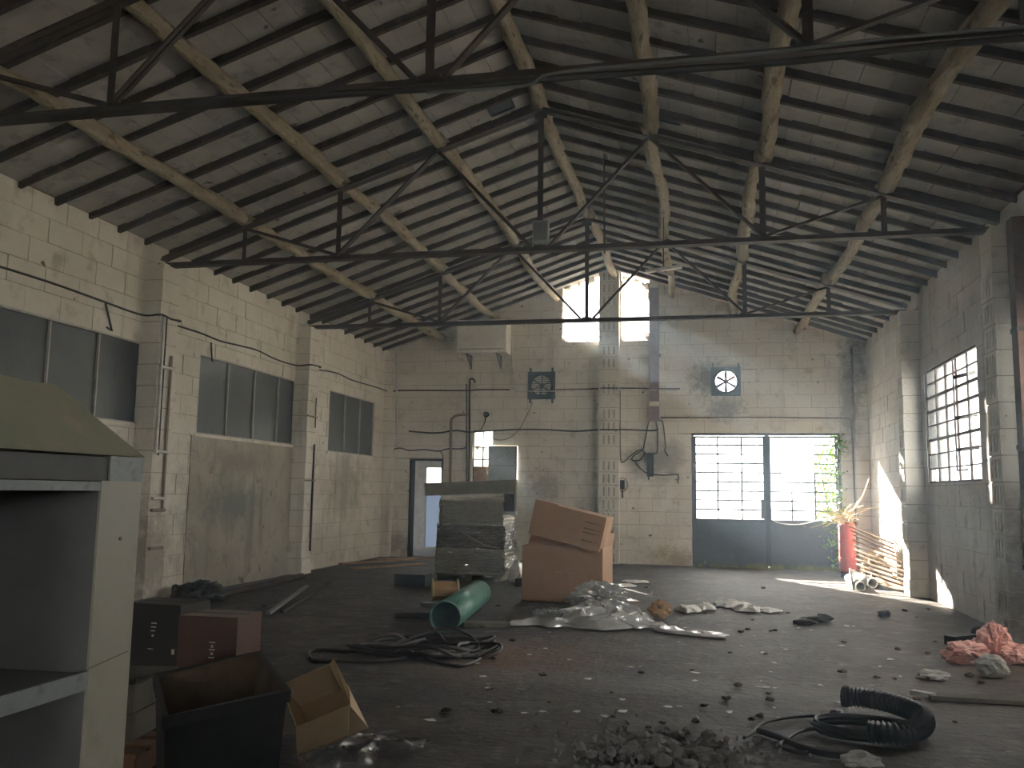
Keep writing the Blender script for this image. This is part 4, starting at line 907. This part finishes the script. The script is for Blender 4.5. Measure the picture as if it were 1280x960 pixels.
gt = empty('steel_tube', (-2.85, 10.5, 0), 0, 'wide worn green steel tube lying on the floor with open dark end', 'tube')
a, b = onfloor(556, 791), onfloor(598, 757); R_ = .165; a.z = b.z = R_
ax = (b - a).normalized(); pts = [a.lerp(b, k / 6) for k in range(7)]
def ring_tube(p0, p1, ro, ri, n=32):
    m = MB(); t = (p1 - p0).normalized(); A = t.cross(V(0, 0, 1)).normalized(); B_ = A.cross(t); vs_ = []
    for p, r in ((p0, ro), (p1, ro), (p1, ri), (p0, ri)):
        for k in range(n): th = 2 * math.pi * k / n; vs_.append(p + (A * math.cos(th) + B_ * math.sin(th)) * r)
    return m.add(vs_, [(i * n + k, i * n + (k + 1) % n, ((i + 1) % 4) * n + (k + 1) % n, ((i + 1) % 4) * n + k) for i in range(4) for k in range(n)])
wp(ring_tube(a, b, R_, R_ - .008), 'shell', 'green', gt, True); wp(ring_tube(a - ax * .004, a + ax * .03, R_ + .004, R_ - .01), 'end_rim', 'green', gt)
wp(ring_tube(a + ax * .02, b - ax * .05, R_ - .009, R_ - .012), 'lining', 'green', gt); wp(MB().tube([b - ax * .06, b - ax * .05], R_ - .006, 24), 'end_cap', 'green', gt)
for k, (u, v, w_, l_, h_, mt, lb) in enumerate(((520, 770, .45, .3, .06, 'steel', 'flat dark steel offcut left of the green tube'), (607, 783, .5, .16, .05, 'oldwood', 'short wood offcut right of the green tube'), (545, 758, .35, .12, .05, 'greymetal', 'grey metal strip between reel and green tube'))):
    p = onfloor(u, v); thing(MB().obox((p.x, p.y, h_ / 2), (w_ / 2, .06, 0), (-.04, l_ / 2, 0), (0, 0, h_ / 2)), 'offcut', mt, lb, 'offcut')

# hose pile
def hose_pile(name, c, rx, ry, n, r, mat, label, seed, spread=.16, zs=.05):
    rn = random.Random(seed); pts = []
    for k in range(n * 7):
        th = k * 2 * math.pi / 7 + rn.uniform(-.15, .15); q = 1 + rn.uniform(-.3, .25); tt = k / (n * 7)
        pts.append(V(c[0] + math.cos(th) * rx * q + rn.uniform(-spread, spread), c[1] + math.sin(th) * ry * q, r + abs(rn.gauss(0, zs)) * (k % 2)))
    return thing(MB().tube(smooth_path(pts, 5), r, 6), name, mat, label, 'hose', smooth=True)
hose_pile('hose_pile', (-2.55, 8.35), .50, .50, 8, .017, 'hose', 'tangled pile of thin brown hose on the floor in front of the green tube', 4, .22)
cable('floor_hose', [onfloor(u, v) + V(0, 0, .017) for u, v in ((388, 826), (386, 818), (400, 814), (440, 816), (480, 812), (520, 800), (560, 797))], .016, 'hose', 'long loop of brown hose reaching out from the tangled pile', 'hose')
cable('floor_hose', [onfloor(u, v) + V(0, 0, .015) for u, v in ((388, 827), (430, 829), (470, 829), (520, 824), (555, 832), (580, 834), (600, 825), (590, 815))], .015, 'hose', 'brown hose running under the near edge of the tangled pile', 'hose')

# ------------------------------------------------------------------ cardboard boxes
bb = empty('cardboard_box', (-1.88, 12.72, 0), -.10, 'large brown cardboard box with open top flaps standing on the floor', 'box')
W, D_, H_ = .575, .34, .76
for nm, q in (('front_panel', (-W, W, -D_, -D_ + .008)), ('back_panel', (-W, W, D_ - .008, D_)), ('side_panel', (-W, -W + .008, -D_, D_)), ('side_panel', (W - .008, W, -D_, D_))):
    MB().box(*q, 0, H_).build(nm, 'cardboard', bb)
MB().box(-W, W, -D_, D_, 0, .008).build('bottom_panel', 'cardboard', bb)
MB().prism([(-W + .08, -D_ + .01, H_), (W, -D_ + .01, H_), (W - .01, -D_ + .16, H_ + .19), (-W + .10, -D_ + .14, H_ + .21)], (0, .008, 0)).build('flap', 'cardboard', bb)
MB().prism([(W, -D_ + .02, H_), (W, D_, H_), (W + .03, D_ - .02, H_ + .17), (W + .02, -D_ + .1, H_ + .20)], (.008, 0, 0)).build('flap', 'cardboard_in', bb)
MB().prism([(-W, D_, H_), (W, D_, H_), (W, D_ + .02, H_ + .22), (-W, D_ + .02, H_ + .22)], (0, .008, 0)).build('flap', 'cardboard_in', bb)
MB().box(-W, W, -D_ - .003, -D_ + .001, .265, .272).build('crease', 'cardboard_in', bb); MB().box(W - .2, W - .02, D_ - .1, D_, .2, .21)
for x0, x1, z0, z1 in ((-.10, .06, .40, .415), (.10, .16, .385, .40), (W - .035, W - .01, .36, .42), (-.02, .10, .42, .425)): MB().box(x0, x1, -D_ - .002, -D_ + .001, z0, z1).build('tape_remnant', 'tape', bb)
tbx = empty('cardboard_box', (-1.86, 12.55, .80), 0, 'brown cardboard box tilted on top of the large open box', 'box', rot=(.0, .215, -.10))
W2, D2, H2 = .515, .26, .47
MB().box(-W2, W2, -D2, D2, .02, .02 + H2).build('carton', ['cardboard'], tbx)
MB().box(-W2 + .002, W2, -D2 - .004, -D2 + .001, .02, .15).build('lower_flap', 'cardboard', tbx)
MB().box(-W2, -W2 + .33, -D2 - .003, -D2 + .01, .02 + H2 - .005, .02 + H2 + .018).build('torn_flap', 'cardboard_in', tbx)
MB().prism([(W2, -D2, .05), (W2, -D2, H2), (W2 + .02, -D2 + .1, H2 - .02), (W2 + .02, -D2 + .1, .08)], (.004, 0, 0)).build('side_flap', 'cardboard', tbx)
rt = random.Random(3)
for z0 in (.36, .275, .22, .11):
    x = .24
    while x < .38:
        w_ = rt.uniform(.010, .022); MB().box(x, x + w_, -D2 - .006, -D2 - .003, z0, z0 + .018).build('printed_mark', 'print', tbx); x += w_ + .006
    while x < .47:
        w_ = rt.uniform(.006, .014); MB().box(x, x + w_, -D2 - .006, -D2 - .003, z0 + .004, z0 + .013).build('printed_mark', 'print', tbx); x += w_ + .010

# plastic sheet on the floor
ps = crumple(MB(), [V(-2.14, 10.1, 0), V(-1.75, 10.5, 0), V(-1.15, 10.9, 0), V(-.7, 10.7, 0), V(-.3, 10.15, 0), V(.20, 9.85, 0)],
             lambda t: .35 + 1.5 * math.exp(-((t - .42) / .20) ** 2) - .12 * t, lambda t: .05 + .17 * math.exp(-((t - .40) / .20) ** 2), nu=130, nv=60, freq=4.2, seed=5, jit=.09)
thing(ps, 'plastic_sheet', 'film', 'big crumpled sheet of clear plastic on the floor before the cardboard boxes', 'sheet')
m = MB(); blob(m, (-1.35, 11.9, .16), (.34, .16, .16), 4, .4, 3, 12, .005, .35); thing(m, 'plastic_bundle', 'film', 'bunched clear plastic leaning against the large cardboard box', 'bundle')
m = MB(); blob(m, (-.52, 11.2, .10), (.13, .10, .11), 3, .35, 3, 15, .005, .3); thing(m, 'packing_lump', 'spool_core', 'orange brown packing lump at the end of the plastic sheet', 'lump')
m = MB(); blob(m, (-1.75, 10.35, .08), (.16, .11, .09), 4, .5, 3.5, 18, .005, .4); thing(m, 'film_scrap', 'bag', 'crinkled silver ball of film at the left of the plastic sheet', 'film')

# paper litter beyond the sheet
rl = random.Random(31)
for k, (u, v, s_, lab) in enumerate(((858, 764, .16, 'crumpled pale paper at the near end of the litter row'), (880, 761, .15, 'folded paper scrap standing in the litter row'), (915, 758, .24, 'largest crumpled white paper in the litter row'), (935, 764, .18, 'white paper strip beside the largest crumpled paper'), (960, 764, .14, 'yellowed paper at the far end of the litter row'), (795, 728, .22, 'yellowish paper lying behind the large cardboard box'), (782, 733, .14, 'white paper scrap beside the large cardboard box'))):
    p = onfloor(u, v); thing(crumple(MB(), [p + V(-s_, .02, 0), p + V(0, rl.uniform(-.05, .05), 0), p + V(s_, .03, 0)], lambda t: .42 * (.5 + .5 * math.sin(3.1 * t)), lambda t: .09 if k < 4 else .04, nu=22, nv=14, freq=7, seed=40 + k, jit=.06, taper=.7), 'paper_scrap', 'paper', lab, 'paper')
for k in range(70):
    u = rl.uniform(430, 1180); v = rl.uniform(765, 905)
    p = onfloor(u, v); s_ = rl.uniform(.015, .05); a = rl.uniform(0, 3.14)
    m = MB(); m.prism([(p.x + math.cos(a + t * 1.256) * s_ * rl.uniform(.4, 1.1), p.y + math.sin(a + t * 1.256) * s_ * rl.uniform(.4, 1.1), .004 + rl.uniform(0, .006)) for t in range(5)], (0, 0, .003))
    thing(m, 'litter_chip', 'paper', 'small pale chip of litter on the dark floor', 'litter', 'pale chips scattered over the floor')
for k in range(70):
    u = rl.uniform(520, 1250); v = rl.uniform(725, 910)
    p = onfloor(u, v)
    if p.x > XR - .15: continue
    s_ = rl.uniform(.014, .038); m = MB(); blob(m, (p.x, p.y, s_ * .3), (s_, s_ * .8, s_ * .5), 2, .5, 2, k, .0, .3)
    thing(m, 'dirt_clod', 'floor' if k % 3 else 'bark', 'small dark clod of dirt on the floor', 'dirt', 'dark clods scattered over the floor')
for k, (u, v, s_) in enumerate(((1018, 778, .16), (1004, 781, .14), (1030, 776, .10), (1105, 771, .08))):
    p = onfloor(u, v); m = MB(); blob(m, (p.x, p.y, .03), (s_, s_ * .5, .05), 2, .6, 3, 60 + k, .0)
    thing(m, 'soot_lump', 'rubber', ('burnt black lump on the sandy floor, largest of the cluster', 'burnt black lump on the dark side of the cluster', 'small burnt black lump at the edge of the cluster', 'lone dark lump on the sandy floor near the right pillar')[k], 'lump')

# ------------------------------------------------------------------ right foreground
du = empty('flexible_duct', (1.15, 6.4, 0), 0, 'black corrugated flexible duct curled on the floor among cables', 'duct')
path = smooth_path([V(.98, 6.85, .10), V(1.12, 6.80, .11), V(1.28, 6.62, .11), V(1.37, 6.38, .10), V(1.30, 6.12, .09), V(1.14, 5.98, .08), V(.98, 6.02, .07)], 12)
wp(MB().tube(path, [.070 if k % 2 else .056 for k in range(len(path))], 14), 'hose_wall', 'rubber', du)
wp(MB().tube([path[0] + V(-.02, .01, 0), path[0] + V(.01, -.004, 0)], .074, 14), 'end_cuff', 'rubber', du)
def loops(name, c, rx, ry, n, r, seed, label):
    rn = random.Random(seed); pts = []
    for k in range(n * 8):
        th = k * 2 * math.pi / 8; q = 1 + .12 * rn.uniform(-1, 1); pts.append(V(c[0] + math.cos(th) * rx * q, c[1] + math.sin(th) * ry * q, r + .012 * (k // 8) + rn.uniform(0, .015)))
    return thing(MB().tube(smooth_path(pts, 5), r, 6), name, 'rubber', label, 'cable', smooth=True)
loops('cable_coil', (1.00, 6.22), .30, .20, 5, .013, 2, 'coil of black cable heaped beside the flexible duct')
cable('floor_cable', [onfloor(u, v) + V(0, 0, .013) for u, v in ((1078, 899), (1040, 897), (990, 899), (955, 906), (942, 918), (930, 925))], .011, 'rubber', 'thin black cable curving away behind the cable coil', 'cable')
cable('floor_cable', [onfloor(u, v) + V(0, 0, .02) for u, v in ((948, 917), (975, 926), (1005, 940), (1040, 948), (1080, 947))], .022, 'rubber', 'thick black cable lying straight towards the coil', 'cable')
cable('floor_cable', [onfloor(u, v) + V(0, 0, .014) for u, v in ((1030, 912), (1000, 917), (984, 927), (975, 935), (990, 942), (1010, 944))], .013, 'rubber', 'short looped black cable between straight cable and coil', 'cable')
m = MB(); p = onfloor(1075, 957); blob(m, (p.x, p.y, .03), (.11, .06, .045), 3, .35, 2.0, 71, 0, .1); thing(m, 'rubble_lump', 'rock_pale', 'pale flat lump of rubble in front of the cable coil', 'rubble')
# rubble heap
rg = random.Random(17); gc = onfloor(822, 945)
for k in range(70):
    a = rg.uniform(0, 6.28); d = abs(rg.gauss(0, .26)); p = V(gc.x + math.cos(a) * d * 1.15, gc.y - .05 + math.sin(a) * d * 1.2, 0); s_ = rg.uniform(.022, .05) * (1.25 if d < .25 else 1)
    m = MB(); blob(m, (p.x, p.y, s_ * .5 + max(0, .05 - d * .15)), (s_, s_ * rg.uniform(.6, 1), s_ * rg.uniform(.5, .9)), 1, .55, 1.6, 80 + k)
    thing(m, 'rubble_chunk', 'rock', 'grey rubble chunk in the heap on the floor', 'rubble', 'chunks of the rubble heap')
m = MB()
for k in range(700):
    a = rg.uniform(0, 6.28); d = abs(rg.gauss(0, .33)); p = V(gc.x + math.cos(a) * d * 1.2, gc.y + math.sin(a) * d * 1.1, .006 + max(0, .04 - d * .1)); s_ = rg.uniform(.006, .017)
    m.obox(p, V(rg.uniform(-1, 1), rg.uniform(-1, 1), .3).normalized() * s_, V(rg.uniform(-1, 1), .3, .5).normalized() * s_ * .7, V(.2, .3, 1).normalized() * s_ * .6)
gr = recenter(m.build('rubble_gravel', 'rock')); tag(gr, 'fine grey gravel spread around the rubble heap', 'gravel', kind='stuff')

# pink bag, stone, boards by the right pillar
m = MB(); 
for (u, v, rx, ry, rz_, sd) in ((1212, 832, .19, .12, .11, 1), (1250, 828, .12, .14, .19, 2), (1274, 832, .16, .12, .10, 3), (1232, 826, .14, .12, .10, 4)):
    p = onfloor(u, v); blob(m, (p.x, p.y + .1, rz_ * .8), (rx, ry, rz_), 4, .42, 1.9, 90 + sd, .002, .13)
thing(m, 'pink_bag', 'pink', 'crumpled pink plastic bag lying by the right wall pillar', 'bag')
m = MB(); p = onfloor(1240, 846); blob(m, (p.x, p.y, .085), (.12, .10, .10), 3, .25, 2.0, 97, 0, .08); thing(m, 'concrete_lump', 'rock_pale', 'pale round concrete lump in front of the pink bag', 'rubble')
m = MB(); p = onfloor(1226, 816); blob(m, (p.x, p.y, .04), (.11, .08, .06), 3, .5, 3, 99, 0); thing(m, 'paper_wad', 'paper', 'white paper wad tucked behind the pink bag', 'paper')
p, q = onfloor(1187, 807), onfloor(1224, 803); m = MB(); m.bar(V(p.x, p.y, .05), V(q.x, q.y, .05), .12, .09); blob(m, (q.x, q.y, .08), (.09, .09, .09), 2, .3, 2, 5, 0); thing(m, 'black_pouch', 'rubber', 'flat black pouch behind the pink bag', 'pouch')
p, q = onfloor(1160, 872), onfloor(1300, 880); thing(MB().bar(V(p.x, p.y, .015), V(q.x, q.y, .015), .16, .03), 'floor_board', 'oldwood', 'dark board lying on the floor in front of the pink bag', 'board')
p, q = onfloor(1140, 868), onfloor(1168, 873); thing(MB().bar(V(p.x, p.y, .02), V(q.x, q.y, .02), .07, .03), 'wood_splinter', 'rock_pale', 'pale broken splinter at the end of the dark board', 'wood')
m = MB(); p = onfloor(1168, 848); blob(m, (p.x, p.y, .02), (.13, .09, .045), 3, .35, 2.0, 51, .0, .1); thing(m, 'stone_slab', 'rock_pale', 'flat pale stone on the floor left of the concrete lump', 'stone')

# ------------------------------------------------------------------ corner by the gate
dr = empty('red_drum', (2.66, 17.95, 0), 0, 'slim red drum standing upright in the corner by the gate', 'drum')
MB().tube([(0, 0, .10), (0, 0, .14), (0, 0, .96), (0, 0, 1.0)], [.14, .155, .155, .14], 24).build('body', 'red', dr, True)
for z in (.36, .68): MB().tube([(math.cos(t * .2618) * .156, math.sin(t * .2618) * .156, z) for t in range(24)], .008, 6, closed=True).build('hoop', 'red', dr)
MB().tube([(0, 0, 0), (0, 0, .11)], .13, 20).build('base', 'blackplastic', dr); MB().tube([(0, 0, 1.0), (0, 0, 1.04)], .05, 12).build('cap', 'steel', dr)
for k, (u, v, ln, r, lab) in enumerate(((1076, 739, 1.3, .075, 'short white plastic pipe with dark mouth by the red drum'), (1091, 735, 1.4, .08, 'longer white plastic pipe with dark mouth beside the slats'))):
    p = onfloor(u, v); o = empty('plastic_pipe', (p.x, p.y, r), 0, lab, 'pipe'); a, b = V(0, 0, 0), V(-.10 if k else .02, ln, 0.02)
    ring_tube(a, b, r, r - .006).build('wall', 'white_pipe', o, True); ring_tube(a - V(0, .002, 0), a + V(0, .02, 0), r + .003, r - .012).build('mouth_rim', 'white_pipe', o)
p = onfloor(1067, 737); thing(MB().bar(V(p.x, p.y, 0), V(p.x - .02, p.y + .15, .33), .035, .035, (0, 1, 0)), 'white_stake', 'white_pipe', 'short white stake in front of the red drum', 'stake')
rw = random.Random(8)
for k in range(11):
    t = k / 10; a = V(2.62 + .10 * t + rw.uniform(-.04, .04), 17.35 - .55 * t, .98 - .82 * t); b = V(3.22 + rw.uniform(-.03, .02), 16.7 - 1.3 * t + rw.uniform(-.1, .1), .70 - .66 * t)
    b.z = max(b.z, .03)
    thing(MB().bar(a, b, .05, .022), 'firewood_stick', 'slat', 'sun bleached wooden stick leaning in the corner pile', 'stick', 'sticks piled in the corner by the gate')
for k in range(5):
    a = V(2.75 + .08 * k, 16.6 - .1 * k, .05 + .05 * k); b = V(3.2, 15.45 + .15 * k, .03); thing(MB().bar(a, b, .07, .02), 'firewood_lath', 'wood', 'brown wooden lath lying at the foot of the corner pile', 'lath', 'laths at the foot of the corner pile')
m = MB(); blob(m, (2.95, 16.9, .25), (.22, .35, .28), 3, .5, 3, 33, 0); thing(m, 'straw_heap', 'straw', 'yellow straw heap under the leaning slats', 'straw')
m = MB()
for k in range(70):
    a = V(2.62 + rw.uniform(-.1, .1), 17.9 + rw.uniform(-.1, .1), 1.03 + rw.uniform(-.02, .1)); d = V(rw.gauss(-.05, .22), rw.gauss(-.1, .2), rw.gauss(.05, .16)); m.tube([a, a + d * .6 + V(0, 0, .04), a + d], .006, 4)
m.tube(smooth_path([V(2.62, 17.9, 1.05), V(2.9, 17.8, 1.45), V(3.05, 17.7, 1.85)]), .012, 5)
tag(thing(m, 'dry_stalks', 'straw', 'tangle of dry pale stalks on top of the red drum', 'stalks'), kind=None)
pts = [V(2.5, 18.1, 1.12), V(2.2, 18.6, 1.02), V(1.9, 19.0, .93), V(1.6, 19.3, .93), V(1.42, 19.46, 1.0)]
cable('slack_wire', pts, .010, 'paper', 'white slack wire hanging from the stalks to the gate post', 'wire')

# ------------------------------------------------------------------ plants
def leaves(mb, n, fn, size, rn):
    for k in range(n):
        c = fn(); a = V(rn.uniform(-1, 1), rn.uniform(-1, 1), rn.uniform(-.6, .9)).normalized(); b = a.orthogonal().normalized(); s = size * rn.uniform(.6, 1.4)
        mb.add([c - a * s, c + b * s * .45, c + a * s, c - b * s * .45], [(0, 1, 2, 3)])
    return mb
rp = random.Random(2)
iv = empty('ivy_vine', (2.74, YB - .07, 0), 0, 'green ivy climbing the gate edge behind the red drum', 'ivy')
stem = smooth_path([V(2.72, 19.5, 0), V(2.66, 19.46, .5), V(2.72, 19.48, 1.0), V(2.77, 19.5, 1.5), V(2.74, 19.5, 2.1), V(2.78, 19.52, 2.7)])
wp(MB().tube(stem, .012, 5), 'stem', 'bark', iv)
def f_iv():
    q = stem[rp.randrange(len(stem))]; return q + V(rp.gauss(-.04, .10), rp.uniform(-.06, .03), rp.uniform(-.1, .1))
tag(wp(leaves(MB(), 330, f_iv, .05, rp), 'foliage', 'leaf', iv), kind='stuff')
bu = empty('garden_bush', (3.4, 21.6, -.06), 0, 'sunlit green bush growing outside the gate', 'bush')
for k in range(5): wp(MB().tube([V(3.4, 21.6, -.06), V(3.2 + .2 * k - .4, 21.5 + .1 * k, 1.2), V(2.9 + .35 * k - .3, 21.5, 2.5)], [.04, .03, .012], 6), 'stem', 'bark', bu)
def f_bu(): 
    while True:
        q = V(rp.uniform(-1, 1), rp.uniform(-1, 1), rp.uniform(-1, 1))
        if q.length < 1: return V(3.45 + q.x * 1.05, 21.6 + q.y * .9, 1.75 + q.z * 1.45)
tag(wp(leaves(MB(), 2600, f_bu, .07, rp), 'foliage', 'leaf', bu), kind='stuff')
m = MB()
for k in range(900):
    x = rp.choice((rp.uniform(.9, 1.6), rp.uniform(1.9, 2.75), rp.uniform(-.1, 2.8))); y = YB - abs(rp.gauss(.12, .16)) - .02
    h_ = rp.uniform(.03, .13); d = V(rp.uniform(-.05, .05), rp.uniform(-.06, .03), h_); w_ = V(.006, .004, 0); p = V(x, y, .0); m.add([p - w_, p + w_, p + d], [(0, 1, 2)])
tag(recenter(m.build('grass_tufts', 'grass')), 'dry grass and weeds growing along the foot of the gate', 'grass', kind='stuff')
tr = empty('added_shade_tree', (-7.5, 27.2, -.06), 0, 'added unseen leafy tree blocking the sun from the gable windows', 'tree')  # unseen tree, added to block sun beams through the gable openings
wp(MB().tube([V(-7.5, 27.2, -.06), V(-7.4, 27.2, 4), V(-7.2, 27.0, 8), V(-7.0, 26.9, 11)], [.25, .2, .14, .06], 10), 'trunk', 'bark', tr)
def f_tr():
    while True:
        q = V(rp.uniform(-1, 1), rp.uniform(-1, 1), rp.uniform(-1, 1))
        if q.length < 1: return V(-7.0, 26.9, 10.8) + V(q.x * 2.3, q.y * 2.3, q.z * 2.4)
tag(wp(leaves(MB(), 1500, f_tr, .22, rp), 'foliage', 'leaf', tr), kind='stuff')
